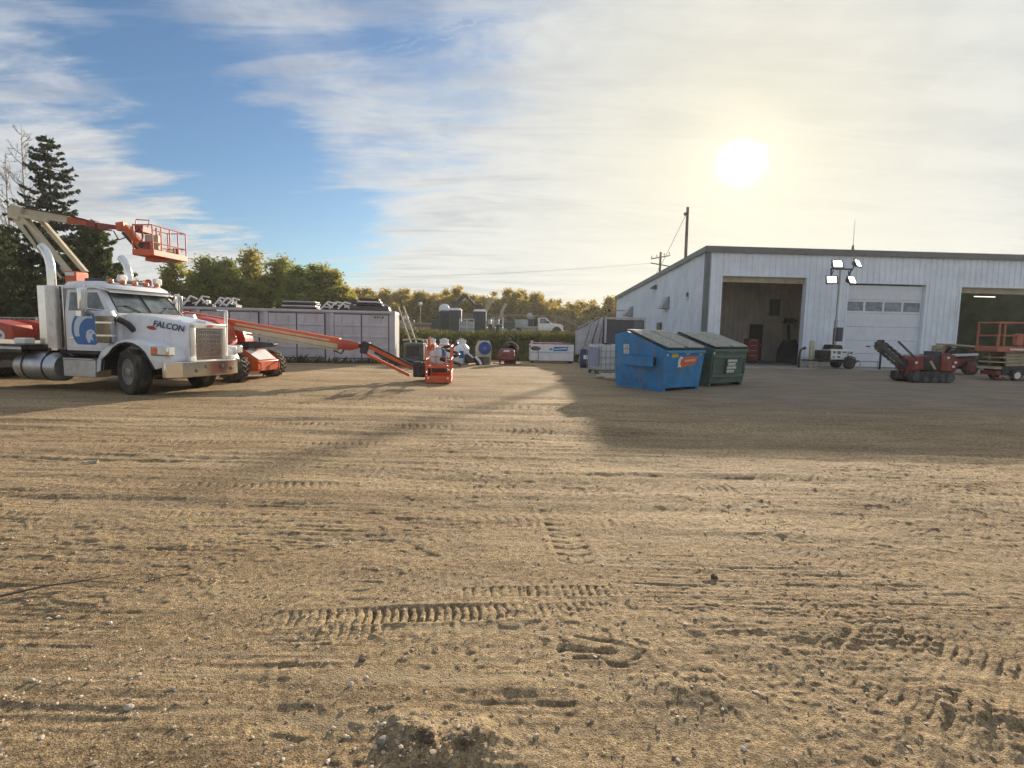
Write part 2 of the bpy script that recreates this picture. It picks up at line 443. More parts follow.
# start, end, width, pitch of the lugs, depth, slant of the lugs, (inner gap)
TRACKS = [
    ((.35, 5.9), (.50, 3.35), .28, .13, .040, .55), ((.75, 5.9), (.86, 3.6), .24, .13, .034, -.55),
    ((-1.6, 2.85), (2.6, 3.40), .17, .052, .030, .12), ((-1.2, 3.22), (1.6, 3.34), .13, .055, .016, -.1),
    ((-1.35, 2.78), (.2, 2.92), .17, .055, .016, .2),
    ((.9, 4.1), (3.4, 2.05), .42, .062, .012, .15), ((1.5, 4.7), (4.4, 2.5), .42, .066, .013, .15),
    ((2.6, 5.2), (5.6, 3.1), .42, .07, .013, .2), ((1.3, 2.9), (2.6, 1.6), .34, .06, .011, .1),
    ((-6, 5.2), (8, 6.1), .34, .09, .02, .3), ((-8, 7.4), (9, 8.0), .4, .11, .026, .3), ((-7, 9.2), (4, 8.8), .4, .12, .028, .3),
    ((-6, 4.35), (2, 4.75), .3, .09, .013, .3), ((-4, 3.6), (-.2, 4.0), .28, .08, .010, .2),
    ((-12, 11.5), (14, 11.9), .55, .2, .03, .3), ((-12, 13.4), (12, 12.6), .5, .2, .03, .3), ((1, 10.2), (14, 11.4), .5, .2, .03, .3),
    ((3, 6.2), (12, 9.0), .5, .16, .03, .3), ((4, 5.4), (13, 8.0), .5, .16, .03, .3),
]
def relief(x, y):
    near = 1 - sm(12, 26, y); flat0 = sm(24, 28, y)
    yard = 1 - sm(22, 29, y)
    h = (fbm(x * .16, y * .5, 1, 3) - .5) * .10 * (.25 + .75 * yard)
    h += (fbm(x * .45, y * 1.5, 11, 4) - .5) * .04 * yard
    h += (fbm(x * 2.2, y * 4.2, 21, 4) - .5) * .020 * near
    rough = sm(.42, .68, fbm(x * .7, y * .7, 31, 3))
    h += (fbm(x * 9, y * 12, 41, 3, .6) - .5) * (.004 + .012 * rough) * near
    clod = sm(.60, .86, vnoise(x * 15 + 3 * vnoise(x * 6, y * 6, 7), y * 17, 53)) * sm(.35, .6, fbm(x * 1.3, y * 1.5, 57, 3))
    h += clod * .007 * (1 - sm(5, 11, y))
    h += sm(.62, .82, vnoise(x * 42, y * 46, 55)) * .0035 * rough * (1 - sm(3.5, 7, y))
    # crumbled diagonal scuffs on the right
    d1 = (x * .62 + y * .78); d2 = (x * .78 - y * .62)
    h += (np.abs(fbm(d1 * 2.0, d2 * 13 + fbm(d1 * 2, d2 * 2, 9, 2) * 2, 59, 3) - .5) * -.045 + .009) * sm(.6, 2.0, x) * (1 - sm(5, 9, y)) * sm(.38, .62, fbm(x * .9, y * 1.1, 65, 3))
    # long scraped ridges running across the yard
    r = fbm(x * .12, y * 2.3 + .25 * x * .2, 61, 3)
    h += (np.abs(r - .5) * -.12 + .02) * sm(3.2, 6, y) * yard
    for i, (p, q, wd, pitch, dep, slant) in enumerate(TRACKS):
        p, q = np.array(p), np.array(q); L = np.linalg.norm(q - p); d = (q - p) / L
        s = (x - p[0]) * d[0] + (y - p[1]) * d[1]; t = (y - p[1]) * d[0] - (x - p[0]) * d[1]
        t = t + .10 * (fbm(s * .5 + i * 7, s * 0, 71 + i, 2) - .5)
        on = sm(-.05, .25 * L, s) * (1 - sm(L * .75, L + .05, s)); k = np.abs(t) / (wd / 2)
        win = (1 - sm(.82, 1.06, k)) * on
        lug = sm(.15, .8, np.sin(2 * PI * (s + slant * np.abs(t)) / pitch + 4.5 * vnoise(s * 1.3, t * 3, 91 + i)))
        patch = sm(.34, .78, fbm(s * 1.1 + i * 3.1, t * 2.5, 81 + i, 3))
        dep = dep * .45
        lug = lug * (.25 + 1.1 * vnoise(s / pitch * .8, t * 4, 151 + i)); dep = dep * 1.25
        h += -dep * win * patch * (.16 + 1.35 * lug) + dep * .3 * on * patch * np.exp(-((k - 1.22) / .16) ** 2)
    # fine scraped lines left by blades and tyres, mostly across the view
    l1 = fbm(x * .9 + 5, y * 16 + 3.5 * fbm(x * .5, y * .8, 141, 2), 143, 3)
    h += (np.abs(l1 - .5) * -.03 + .006) * sm(.40, .62, fbm(x * .6 + 9, y * .9, 147, 3)) * near * (1 - flat0)
    # a torn slab of mud with deep cuts
    for (cx, cy, ang, ln, wd, dp) in ((.42, 2.67, .06, .34, .035, .035), (.50, 2.58, -.12, .36, .03, .03), (.66, 2.62, 1.1, .20, .035, .03), (.46, 2.77, .0, .22, .02, .02), (1.35, 3.5, .2, .07, .07, .03)):
        s = (x - cx) * math.cos(ang) + (y - cy) * math.sin(ang); t = -(x - cx) * math.sin(ang) + (y - cy) * math.cos(ang) + .02 * np.sin(s * 16)
        h -= dp * .5 * (.3 + 1.2 * vnoise(x * 19, y * 19, 161)) * np.exp(-((t + .03 * (vnoise(x * 11, y * 11, 163) - .5)) / (wd / 2)) ** 2) * (1 - sm(ln / 2 * .8, ln / 2, np.abs(s)))
    # loose dark heaps in the very front
    for (cx, cy, rr, hh) in ((-.30, 1.98, .13, .05), (-.12, 2.05, .10, .045), (-.42, 2.12, .08, .035), (2.1, 2.3, .2, .03), (.9, 2.45, .18, .025)):
        dd = np.hypot(x - cx, y - cy) / rr
        h += hh * np.exp(-dd ** 2) * (.5 + fbm(x * 22, y * 22, 101, 3))
    flat = sm(26.5, 28.5, y) * sm(10, 12, x)                        # level in front of the shop
    h = h * (1 - flat)
    return h

def height(x, y):
    return relief(x, y) * (1 - sm(30, 34, y) * .6) + bank(x, y)

def make_ground():
    ys = [-60., -30, -12, -5, -2, -.6, .3, .8, 1.1]
    y = 1.3
    while y < 58:
        ys.append(y); y += min(max(.0075, .62 * y * y / 891), .5)
    while y < 3200: ys.append(y); y *= 1.16
    ys.append(3300)
    ys = np.array(ys)
    a = np.linspace(-1, 1, 860); side = np.geomspace(.004, 1, 45)
    u = np.concatenate([-(1 + side[::-1]), a, 1 + side])
    wn = np.where(ys > 1, 1.02 * ys + .45, 1.5 + np.abs(ys - 1) * .2)
    wf = np.where(ys > 1, 2.2 * ys + 45, 60 + np.abs(ys) * 1.2)
    U = u[None, :]; wn = wn[:, None]; wf = wf[:, None]
    X = np.where(np.abs(U) <= 1, U * wn, np.sign(U) * (wn + (np.abs(U) - 1) * wf))
    Y = np.repeat(ys[:, None], len(u), 1)
    Z = height(X, Y)
    nr, nc = X.shape
    co = np.stack([X, Y, Z], -1).reshape(-1, 3).astype(np.float32)
    i = np.arange(nr * nc).reshape(nr, nc)
    q = np.stack([i[:-1, :-1], i[:-1, 1:], i[1:, 1:], i[1:, :-1]], -1).reshape(-1, 4)
    o = np_mesh('ground', co, q, ground_mat())
    o['kind'] = 'structure'
    return o

def np_mesh(name, co, quads, material, smooth=True):
    me = bpy.data.meshes.new(name); n = quads.shape[1]
    me.vertices.add(len(co)); me.vertices.foreach_set('co', np.ascontiguousarray(co, dtype=np.float32).ravel())
    me.loops.add(quads.size); me.loops.foreach_set('vertex_index', np.ascontiguousarray(quads, dtype=np.int32).ravel())
    me.polygons.add(len(quads)); me.polygons.foreach_set('loop_start', np.arange(0, quads.size, n, dtype=np.int32))
    me.polygons.foreach_set('use_smooth', np.full(len(quads), smooth))
    me.update(calc_edges=True)
    me.materials.append(M[material] if isinstance(material, str) else material)
    o = bpy.data.objects.new(name, me); COL.objects.link(o)
    return o

def ground_mat():
    m, t, b, o = new_mat('dirt_yard')
    geo = t.new('ShaderNodeNewGeometry'); V = geo.outputs['Position']
    sp = t.new('ShaderNodeSeparateXYZ'); t.put(sp.inputs[0], V)
    big = t.noise(t.mapping(V, (.35, 1.1, 1)), .55, 6, .62)
    mid = t.noise(t.mapping(V, (.5, 1.6, 1), (0, 0, 0), (4, 9, 0)), 1.7, 7, .68)
    fine = t.noise(V, 24, 9, .78); grain = t.noise(V, 110, 3, .6)
    c = t.mix(t.ramp(big, .32, .68), (.285, .200, .108), (.445, .332, .190))
    c = t.mix(t.ramp(mid, .52, .72, 0, .62), c, (.150, .110, .070))
    c = t.mix(t.ramp(mid, .46, .30, 0, .45), c, (.40, .325, .225))
    damp = t.noise(t.mapping(V, (.8, 1.3, 1), (0, 0, .6), (2, 7, 0)), 1.3, 6, .7)
    c = t.mix(t.ramp(damp, .62, .76, 0, .5), c, (.105, .083, .055))
    c = t.mix(1.0, c, t.mix(t.ramp(fine, .37, .63), (.52, .50, .47), (1.42, 1.42, 1.42)), 'MULTIPLY')
    c = t.mix(1.0, c, t.mix(t.ramp(grain, .36, .64), (.72, .71, .70), (1.26, 1.26, 1.26)), 'MULTIPLY')
    streak = t.noise(t.mapping(V, (.22, 3.2, 1), (0, 0, .03), (7, 3, 0)), 2.2, 8, .72)
    c = t.mix(t.ramp(streak, .53, .64, 0, .50), c, (.150, .108, .064))
    c = t.mix(t.ramp(streak, .48, .37, 0, .62), c, (.43, .335, .205))
    crumb = t.noise(t.mapping(V, (1, 1.5, 1), (0, 0, .4), (3, 5, 0)), 4.5, 9, .78)
    c = t.mix(t.ramp(crumb, .58, .70, 0, .55), c, (.100, .078, .050))
    vo = t.new('ShaderNodeTexVoronoi', feature='F1'); t.put(vo.inputs['Vector'], V); vo.inputs['Scale'].default_value = 34
    spx = t.new('ShaderNodeSeparateXYZ'); t.put(spx.inputs[0], vo.outputs['Color'])
    fleck = t.math('MULTIPLY', t.ramp(vo.outputs['Distance'], .24, .16), t.ramp(spx.outputs[0], .72, .78))
    c = t.mix(t.math('MULTIPLY', fleck, .75), c, t.mix(spx.outputs[1], (.22, .19, .16), (.55, .48, .37)))
    vo2 = t.new('ShaderNodeTexVoronoi', feature='F1'); t.put(vo2.inputs['Vector'], V); vo2.inputs['Scale'].default_value = 90
    # darker, greyer yard in front of the shop
    yard_tone = t.noise(t.mapping(V, (1, 1, 1), (0, 0, 0), (1, 3, 0)), .45, 5, .6)
    om = t.math('MULTIPLY', t.math('MULTIPLY', t.ramp(sp.outputs[0], 1.5, 6), t.ramp(sp.outputs[1], 9, 15)), t.ramp(yard_tone, .3, .65, .45, 1))
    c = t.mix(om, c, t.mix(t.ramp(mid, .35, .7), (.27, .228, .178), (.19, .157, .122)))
    # grass on the bank and beyond
    gm = t.math('MULTIPLY', t.ramp(sp.outputs[2], .12, .5), t.ramp(sp.outputs[1], 28, 31))
    far = t.ramp(sp.outputs[1], 60, 80)
    gm = t.math('MAXIMUM', gm, far)
    gcol = t.mix(t.ramp(t.noise(V, 1.6, 5, .65), .35, .65), (.055, .068, .022), (.13, .11, .05))
    c = t.mix(gm, c, gcol)
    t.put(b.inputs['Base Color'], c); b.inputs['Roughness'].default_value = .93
    b.inputs['Specular IOR Level'].default_value = .25
    h = t.math('ADD', t.math('MULTIPLY', fine, .6), t.math('MULTIPLY', grain, .22))
    h = t.math('ADD', h, t.math('MULTIPLY', t.ramp(vo2.outputs['Distance'], .5, .1), .16))
    h = t.math('ADD', h, t.math('MULTIPLY', fleck, .35))
    bn = t.new('ShaderNodeBump'); bn.inputs['Strength'].default_value = .9; bn.inputs['Distance'].default_value = .045
    t.put(bn.inputs['Height'], h); t.l.new(bn.outputs[0], b.inputs['Normal'])
    return m

make_ground()

def h1(x, y): return float(height(np.array([x]), np.array([y]))[0])

def ico_base():
    bm = bmesh.new(); bmesh.ops.create_icosphere(bm, subdivisions=1, radius=1)
    v = np.array([q.co[:] for q in bm.verts]); f = np.array([[q.index for q in p.verts] for p in bm.faces]); bm.free()
    return v, f

def gravel():
    rg = np.random.default_rng(3); v0, f0 = ico_base()
    n = 36000
    y = 1.5 + rg.random(n) ** 2.0 * 12; x = (rg.random(n) * 2 - 1) * (1.0 * y + .6)
    keep = fbm(x * .9, y * .9, 131, 3) + rg.random(n) * .5 > .70
    x, y = x[keep], y[keep]
    xe = np.concatenate([-.33 + .16 * rg.normal(size=260), .6 + .3 * rg.normal(size=200), 1.6 + .7 * rg.normal(size=300), -1.2 + .5 * rg.normal(size=200)]); ye = np.concatenate([2.02 + .09 * rg.normal(size=260), 2.35 + .2 * rg.normal(size=200), 2.6 + .5 * rg.normal(size=300), 3.3 + .3 * rg.normal(size=200)])
    x, y = np.concatenate([x, xe]), np.concatenate([y, ye]); n = len(x)
    r = .0022 + .0085 * rg.random(n) ** 5.0
    r *= 1 + .05 * np.clip(y - 3, 0, 8)
    z = height(x, y)
    cs, sn = np.cos(rg.random(n) * 6.28), np.sin(rg.random(n) * 6.28)
    sc = np.stack([.8 + .6 * rg.random(n), .7 + .5 * rg.random(n), .45 + .4 * rg.random(n)], -1)
    P = v0[None] * (1 + .75 * (rg.random((n, len(v0), 1)) - .5)) * sc[:, None] * r[:, None, None]
    Q = P.copy(); Q[..., 0] = P[..., 0] * cs[:, None] - P[..., 1] * sn[:, None]; Q[..., 1] = P[..., 0] * sn[:, None] + P[..., 1] * cs[:, None]
    Q += np.stack([x, y, z + r * .25], -1)[:, None]
    f = (f0[None] + (np.arange(n) * len(v0))[:, None, None]).reshape(-1, 3)
    m, t, b, o = new_mat('gravel')
    geo = t.new('ShaderNodeNewGeometry'); k = geo.outputs['Random Per Island']
    c = t.mix(t.ramp(k, 0, .85, smooth=False), (.30, .225, .14), (.52, .42, .30)); c = t.mix(t.ramp(k, .92, .97), c, (.60, .54, .45))
    t.put(b.inputs['Base Color'], c); b.inputs['Roughness'].default_value = .85
    tag(np_mesh('gravel', Q.reshape(-1, 3), f, m, False), 'loose gravel and crumbs of dirt scattered over the yard', 'gravel', kind='stuff')
gravel()

def stone(x, y, r, mname, label, seed, name='stone', cat='stone', flat=.6):
    rg = np.random.default_rng(seed)
    bm = bmesh.new(); bmesh.ops.create_icosphere(bm, subdivisions=3, radius=1)
    amp = .28 if name == 'stone' else .45
    for v in bm.verts:
        k = 1 + amp * (float(fbm(np.array([v.co.x * 1.7 + seed]), np.array([v.co.y * 1.7 + v.co.z * 2.3]), seed, 3)[0]) - .5) * 2 + .015 * rg.normal()
        v.co = Vector((v.co.x * r * k * (1 + .3 * rg.random() * 0), v.co.y * r * k * .85, v.co.z * r * k * flat))
    me = bpy.data.meshes.new(name); bm.to_mesh(me); bm.free(); me.materials.append(M[mname])
    o = bpy.data.objects.new(name, me); COL.objects.link(o); o.location = (x, y, h1(x, y) + r * flat * .35)
    o.rotation_euler = (.2 * rg.normal(), .2 * rg.normal(), rg.random() * 6)
    tag(o, label, cat)
stone(-1.63, 2.19, .020, 'pale_stone', 'pale rounded stone alone on the dirt at lower left', 1)
stone(-.49, 2.02, .024, 'stone', 'grey stone just left of the dark clods in front', 2)
stone(-.72, 2.55, .018, 'dark_clod', 'small dark stone on the dirt above the grey stone', 3)
stone(-.72, 2.36, .014, 'pale_stone', 'small pale stone right below a small dark stone', 4)
stone(-2.2, 2.36, .013, 'pale_stone', 'tiny pale stone near the left edge of the dirt', 5)
stone(1.42, 3.58, .028, 'dark_clod', 'black clod in a hole at the right end of the lug marks', 6, 'dirt_clod', 'clod')
stone(-.31, 1.99, .034, 'dark_clod', 'largest dark damp clod of dirt at the very front', 7, 'dirt_clod', 'clod', .7)
stone(-.16, 1.98, .022, 'dark_clod', 'dark damp clod right of the largest one at the front', 8, 'dirt_clod', 'clod', .7)
tw = MB(); tw.path([(0, 0, 0), (.18, .12, .012), (.33, .16, .02), (.52, .30, .01)], [.007, .006, .005, .002], 6)
t_ = tag(tw.build('twig', 'bark'), 'thin dark twig lying on the dirt at left', 'twig'); t_.location = (-3.05, 3.1, h1(-2.8, 3.2) + .008)
ch = MB(); ch.cbox((0, 0, 0), (.16, .05, .015), (0, .05, .2)); ch.cbox((.03, .01, .012), (.1, .03, .01), (0, -.05, .3))
c_ = tag(ch.build('wood_chip', 'wood'), 'pale wood chip lying on the dirt left of the pole shadow', 'wood chip'); c_.location = (-5.0, 6.3, h1(-5, 6.3) + .02)


# ------------------------------------------------------------------ vegetation
def leaf_cards(pts, size, rg, up=.0, long=1.0):
    """diamond leaves centred on pts"""
    n = len(pts); d = rg.normal(size=(n, 3)); d[:, 2] += up; d /= np.linalg.norm(d, axis=1, keepdims=True)
    e = rg.normal(size=(n, 3)); e -= d * (e * d).sum(1, keepdims=True); e /= np.linalg.norm(e, axis=1, keepdims=True)
    s = size * (.6 + .8 * rg.random((n, 1)))
    a = d * s * long; b_ = e * s * .55
    co = np.stack([pts - a, pts + b_, pts + a, pts - b_], 1).reshape(-1, 3)
    return co, np.arange(4 * n).reshape(n, 4)

def broadleaf(seed, H, wid, base, nclump, nleaf, size, leafm, barkm='bark'):
    """returns (trunk mesh object, crown mesh object)"""
    rg = np.random.default_rng(seed)
    cl = []
    while len(cl) < nclump:
        z = base + (H - base) * rg.random() ** .9
        k = (z - base) / (H - base)
        r = wid * (math.sin(PI * min(1, (k * .9 + .12))) ** .7) * (.55 + .5 * rg.random())
        a = rg.random() * 2 * PI; q = math.sqrt(rg.random())
        cl.append((math.cos(a) * r * q, math.sin(a) * r * q, z))
    cl = np.array(cl)
    P = []
    for c0 in cl:
        rr = wid * (.16 + .26 * rg.random()); m_ = int(nleaf * (.4 + 1.2 * rg.random()))
        P.append(c0 + rg.normal(size=(m_, 3)) * np.array([rr, rr, rr * .8]) * .62)
    co, f = leaf_cards(np.concatenate(P), size, rg)
    crown = np_mesh('crown', co, f, leafm, False)
    tb = MB()
    tb.path([(0, 0, -.2), (.06 * rg.normal(), .06 * rg.normal(), H * .3), (.15 * rg.normal(), .15 * rg.normal(), H * .62), (.2 * rg.normal(), .2 * rg.normal(), H * .93)],
            [.014 * H + .03, .012 * H, .008 * H, .01], 7)
    for c0 in cl[::2]:
        z0 = max(base * .6, c0[2] - .28 * H * (.4 + rg.random() * .5)); mid = Vector(c0) * .55; mid.z = z0 + (c0[2] - z0) * .45
        tb.path([(0, 0, z0), mid, c0], [.006 * H, .004 * H, .006], 5)
    return tb.build('trunk', barkm), crown

def spruce(seed, H, wid, leafm, droop=.35, dens=1., size=.16, tier=.036):
    rg = np.random.default_rng(seed); tb = MB(); P = []
    tb.path([(0, 0, -.2), (.05, 0, H * .5), (0, 0, H)], [.014 * H + .04, .009 * H, .012], 8)
    z = H * .07
    while z < H * .985:
        k = 1 - z / H
        nb = int(5 + 3 * k + rg.random() * 2); a0 = rg.random() * 6.28
        for j in range(nb):
            a = a0 + 2 * PI * (j + .5 * rg.random()) / nb
            L = wid * (k ** .75) * (.40 + .75 * rg.random()) + .22
            zz = z + H * tier * .25 * rg.normal()
            d = np.array([math.cos(a), math.sin(a), 0.]); side = np.cross(d, [0, 0, 1])
            up = .28 - droop * (.3 + k)
            b0 = np.array([0, 0, zz]); mid = b0 + d * L * .55 + np.array([0, 0, L * .55 * (up - .10)]); tip = b0 + d * L + np.array([0, 0, L * (up + .12)])
            tb.path([b0, mid, tip], [.016 + .006 * L, .013, .005], 4)
            def along(s): return np.where(s[:, None] < .55, b0 + (mid - b0) * (s / .55)[:, None], mid + (tip - mid) * ((s - .55) / .45)[:, None])
            # side twigs, each a short run of needles
            nt = int(4 + 5.5 * L)
            for s in rg.random(nt) ** .7:
                c0 = along(np.array([s]))[0]; sg = 1 if rg.random() < .5 else -1
                tl = (.12 + .34 * L * (1 - s) ** .8 * .6) * (.6 + .7 * rg.random())
                td = d * .55 + side * sg * .8 + np.array([0, 0, -.22 - .25 * rg.random()]); td /= np.linalg.norm(td)
                m_ = max(4, int(26 * tl * dens / .4)); u = rg.random(m_)
                P.append(c0 + td * (u * tl)[:, None] + rg.normal(size=(m_, 3)) * .035)
            m_ = max(5, int(12 * L * dens)); P.append(along(.45 + .58 * rg.random(m_)) + rg.normal(size=(m_, 3)) * .04)
        z += H * tier * (.75 + .5 * rg.random()) * (1 if k > .15 else .75)
    co, f = leaf_cards(np.concatenate(P), size, rg, 0, 1.2)
    return tb.build('trunk', 'bark'), np_mesh('crown', co, f, leafm, False)

def tree(name, label, cat, loc, parts, rz=0., group=None, sc=None):
    t = thing(name, label, cat, loc, rz, group)
    for p in parts: p.parent = t
    if sc: t.scale = sc
    return t

def gz(x, y): return h1(x, y) - .05
tree('spruce_tree', 'tall dark spruce behind the white truck, tallest tree in the yard', 'tree', (-31.9, 38, gz(-31.9, 38)), spruce(1, 13.1, 3.9, 'spruce_leaf', .32, 1.0, .085))
tree('spruce_tree', 'dark spruce half cut off by the left edge, beside the bare birch', 'tree', (-38.3, 39, gz(-38, 39)), spruce(2, 11.0, 3.2, 'spruce_leaf', .35, 1.0, .09), 1)
tree('pine_tree', 'pale green bushy pine low at the left edge behind the red hood', 'tree', (-31.6, 33, gz(-31, 33)), spruce(3, 7.4, 3.0, 'pine_leaf', .1, 1.5, .10, .04), 2)
tree('pine_tree', 'olive bushy pine low between the tall spruce and the cab', 'tree', (-27.6, 36, gz(-27, 36)), spruce(4, 7.0, 3.0, 'pine_leaf', .1, 1.5, .10, .04), 3)
tree('pine_tree', 'dark olive pine below the tall spruce beside its trunk', 'tree', (-33.2, 35.5, gz(-33, 35)), spruce(8, 6.6, 3.2, 'pine_leaf', .1, 1.5, .10, .04), 4)

def bare(seed, H, loc, label):
    rg = np.random.default_rng(seed); tb = MB(); br = MB()
    tb.path([(0, 0, -.2), (.1, 0, H * .4), (-.05, .05, H * .75), (.1, 0, H)], [.16, .10, .05, .01], 7)
    def grow(p, d, L, r, lev):
        q = p + d * L * .5 + Vector(rg.normal(size=3) * .06 * L); e = q + (d + Vector((0, 0, .18))).normalized() * L * .5
        br.path([p, q, e], [r, r * .7, max(.006, r * .35)], 4)
        if lev:
            for i in range(4):
                k = .25 + .7 * rg.random(); b0 = p.lerp(e, k)
                nd = (d + Vector(rg.normal(size=3)) * .6 + Vector((0, 0, .2))).normalized()
                grow(b0, nd, L * (.35 + .25 * rg.random()), r * .55, lev - 1)
    for i in range(30):
        z = H * (.25 + .72 * i / 30); a = rg.random() * 6.28
        grow(Vector((0, 0, z)), Vector((math.cos(a) * .75, math.sin(a) * .75, .75)).normalized(), H * .22 * (1.15 - z / H), .035, 2)
    tree('birch_tree', label, 'tree', loc, (tb.build('trunk', 'birch'), br.build('crown', 'birch', recalc=False)))
bare(5, 15.2, (-37.2, 42, gz(-37, 42)), 'tall bare birch without leaves at the left edge beside the spruce')
bare(6, 13.4, (-39.9, 43.5, gz(-40, 43)), 'bare birch cut off by the left edge, left of the taller birch')

# belt of green trees behind the grey container
rg0 = np.random.default_rng(77)
gv = [tree('poplar_tree', 'green leafy poplar in the belt behind the grey container', 'tree', (0, 0, 0), broadleaf(20 + i, 7.0 + .45 * i, 1.9, .5, 46, 95, .17, 'green_leaf'), group='green trees behind the container') for i in range(5)]
bv = [tree('leafy_shrub', 'brown autumn shrub tree in the belt behind the truck cab', 'tree', (0, 0, 0), broadleaf(30 + i, 6.0 + .4 * i, 1.9, .5, 28, 70, .18, 'brown_leaf'), group='brown trees behind the cab') for i in range(2)]
x = -45.; k = 0; kb = 0
while x < -16.8:
    brown = -42.5 < x < -36
    src = bv[kb % 2] if brown else gv[k % 5]
    first = (brown and kb < 2) or (not brown and k < 5)
    yy = 55 + 4.5 * rg0.random(); s = (.66 + .28 * rg0.random()) * (.93 if x < -30 else 1.0) * (.82 if x > -18.6 else 1)
    loc = (x, yy, gz(x, yy)); rz = 6.28 * rg0.random()
    if first: src.location = loc; src.rotation_euler.z = rz; src.scale = (s, s, s)
    else: dup(src, loc, rz, (s * (1.0 + .5 * rg0.random()), s * 1.2, s * (.9 + .2 * rg0.random())))
    if brown: kb += 1
    else: k += 1
    x += .50 + .50 * rg0.random()
# belt of yellow trees far behind the upper yard
yv = [tree('autumn_tree', 'yellow and olive autumn tree in the long belt behind the upper yard', 'tree', (0, 0, 0), broadleaf(40 + i, 7.6 + .35 * i, 2.0, .1, 36, 80, .24, 'yellow_leaf'), group='yellow trees behind the upper yard') for i in range(6)]
k = 0
for row, (y0, n_) in enumerate(((97, 52), (103, 52), (109, 52))):
    for i in range(n_):
        x = -36 + 60 * (i + .5 + .5 * (rg0.random() - .5)) / n_; yy = y0 + 4 * rg0.random()
        s = .64 + .22 * rg0.random() + .04 * row; loc = (x, yy, gz(x, yy)); rz = 6.28 * rg0.random(); src = yv[k % 6]
        if k < 6: src.location = loc; src.rotation_euler.z = rz; src.scale = (s, s, s)
        else: dup(src, loc, rz, (s * (1.0 + .5 * rg0.random()), s * 1.2, s * (.88 + .24 * rg0.random())))
        k += 1

def weeds(name, label, n, fx, seed, size, cat='weeds'):
    rg = np.random.default_rng(seed); x, y = fx(rg, n); z = height(x, y)
    hgt = size * (.4 + rg.random(n) ** 2 * 1.1) * (.5 + 1.0 * fbm(x * .6, y * .6, seed, 3))
    a = rg.random(n) * 6.28; lean = rg.normal(size=(n, 2)) * .35
    wd = .012 + .03 * hgt
    dx, dy = np.cos(a) * wd, np.sin(a) * wd
    b0 = np.stack([x - dx, y - dy, z - .02], -1); b1 = np.stack([x + dx, y + dy, z - .02], -1)
    m0 = np.stack([x + lean[:, 0] * hgt * .4 + dx, y + lean[:, 1] * hgt * .4 + dy, z + hgt * .6], -1)
    tp = np.stack([x + lean[:, 0] * hgt, y + lean[:, 1] * hgt, z + hgt], -1)
    co = np.stack([b0, b1, m0, tp], 1).reshape(-1, 3)
    tag(np_mesh(name, co, np.arange(4 * n).reshape(n, 4), 'weed', False), label, cat, kind='stuff')
def bank_xy(rg, n):
    x = -9 + 17.2 * rg.random(n); y = 30.9 + 6.5 * rg.random(n) ** 1.15
    k = x < BANK_X + .9; return x[k], y[k]
def _w(rg, n):
    x, y = bank_xy(rg, int(n * 1.35)); return np.resize(x, n), np.resize(y, n)
weeds('bank_weeds', 'tall green weeds and grass covering the low bank', 22000, _w, 5, .32)
weeds('container_weeds', 'low dry weeds along the foot of the grey container', 1500, lambda rg, n: ((lambda u: (-17 + 11.4 * u, 24.65 + 1.62 * u - .1 - .35 * rg.random(n)))(rg.random(n))), 6, .26)
weeds('yard_grass', 'rough grass on the upper yard below the autumn trees', 9000, lambda rg, n: (-40 + 52 * rg.random(n), 62 + 34 * rg.random(n)), 8, .8, 'grass')


# ------------------------------------------------------------------ workshop building
RIB = [(0, 0), (.235, 0), (.262, .05), (.312, .05), (.34, 0)]
def corr(mb, a0, a1, z0, z1, put, pitch=.34, depth=1.):
    """ribbed sheet from a0 to a1; z0/z1 numbers or functions of a; put(a, off, z) -> point"""
    f0 = z0 if callable(z0) else (lambda a: z0); f1 = z1 if callable(z1) else (lambda a: z1)
    pts = []; a = math.floor(a0 / pitch) * pitch
    prev = None
    while a < a1:
        for p, o in RIB: pts.append((a + p * pitch / .34, o * depth))
        a += pitch
    # clip to the span
    q = []
    for i, (p, o) in enumerate(pts):
        if a0 <= p <= a1: q.append((p, o))
    if not q or q[0][0] > a0 + 1e-4: q.insert(0, (a0, 0))
    if q[-1][0] < a1 - 1e-4: q.append((a1, 0))
    vs = []; fs = []
    for p, o in q: vs += [put(p, o, f0(p)), put(p, o, f1(p))]
    for i in range(len(q) - 1): fs.append((2 * i, 2 * i + 2, 2 * i + 3, 2 * i + 1))
    mb.add(vs, fs)

BX, BY, BR = 10.85, 31.0, .05
shop = thing('workshop_building', 'long white ribbed metal workshop with three big vehicle doors', 'building', (BX, BY, 0), BR)
EZ, BZ, DEP, LEN = 6.5, 5.05, 21.0, 34.0
D1, D2, D3 = (.95, 5.85, 5.05), (8.35, 12.95, 4.82), (15.1, 20.2, 4.75)
front = lambda a, o, z: (a, -o, z)
fw = MB()
cuts = [(0.0, D1[0]), (D1[1], D2[0]), (D2[1], D3[0]), (D3[1], LEN)]
for a, b in cuts: corr(fw, a, b, .0, EZ - .1, front)
for d in (D1, D2, D3): corr(fw, d[0], d[1], d[2], EZ - .1, front)
fw.build('front_wall', 'siding', shop, recalc=False, ang=20)
sw = MB(); corr(sw, 0, DEP, 0, lambda a: EZ - .1 - (EZ - BZ) * a / DEP, lambda a, o, z: (-o, a, z))
sw.build('side_wall', 'siding', shop, recalc=False, ang=20)
bw = MB(); bw.box(.02, LEN, DEP - .1, DEP, 0, BZ - .1); bw.box(LEN - .1, LEN, .1, DEP - .1, 0, BZ - .12); bw.build('back_wall', 'siding', shop)
rf = MB(); rf.prism([(-.12, EZ + .0), (DEP + .2, BZ + .0), (DEP + .2, BZ + .16), (-.12, EZ + .16)], -.1, LEN + .1, 'x'); rf.build('roof', 'roofm', shop, .01)
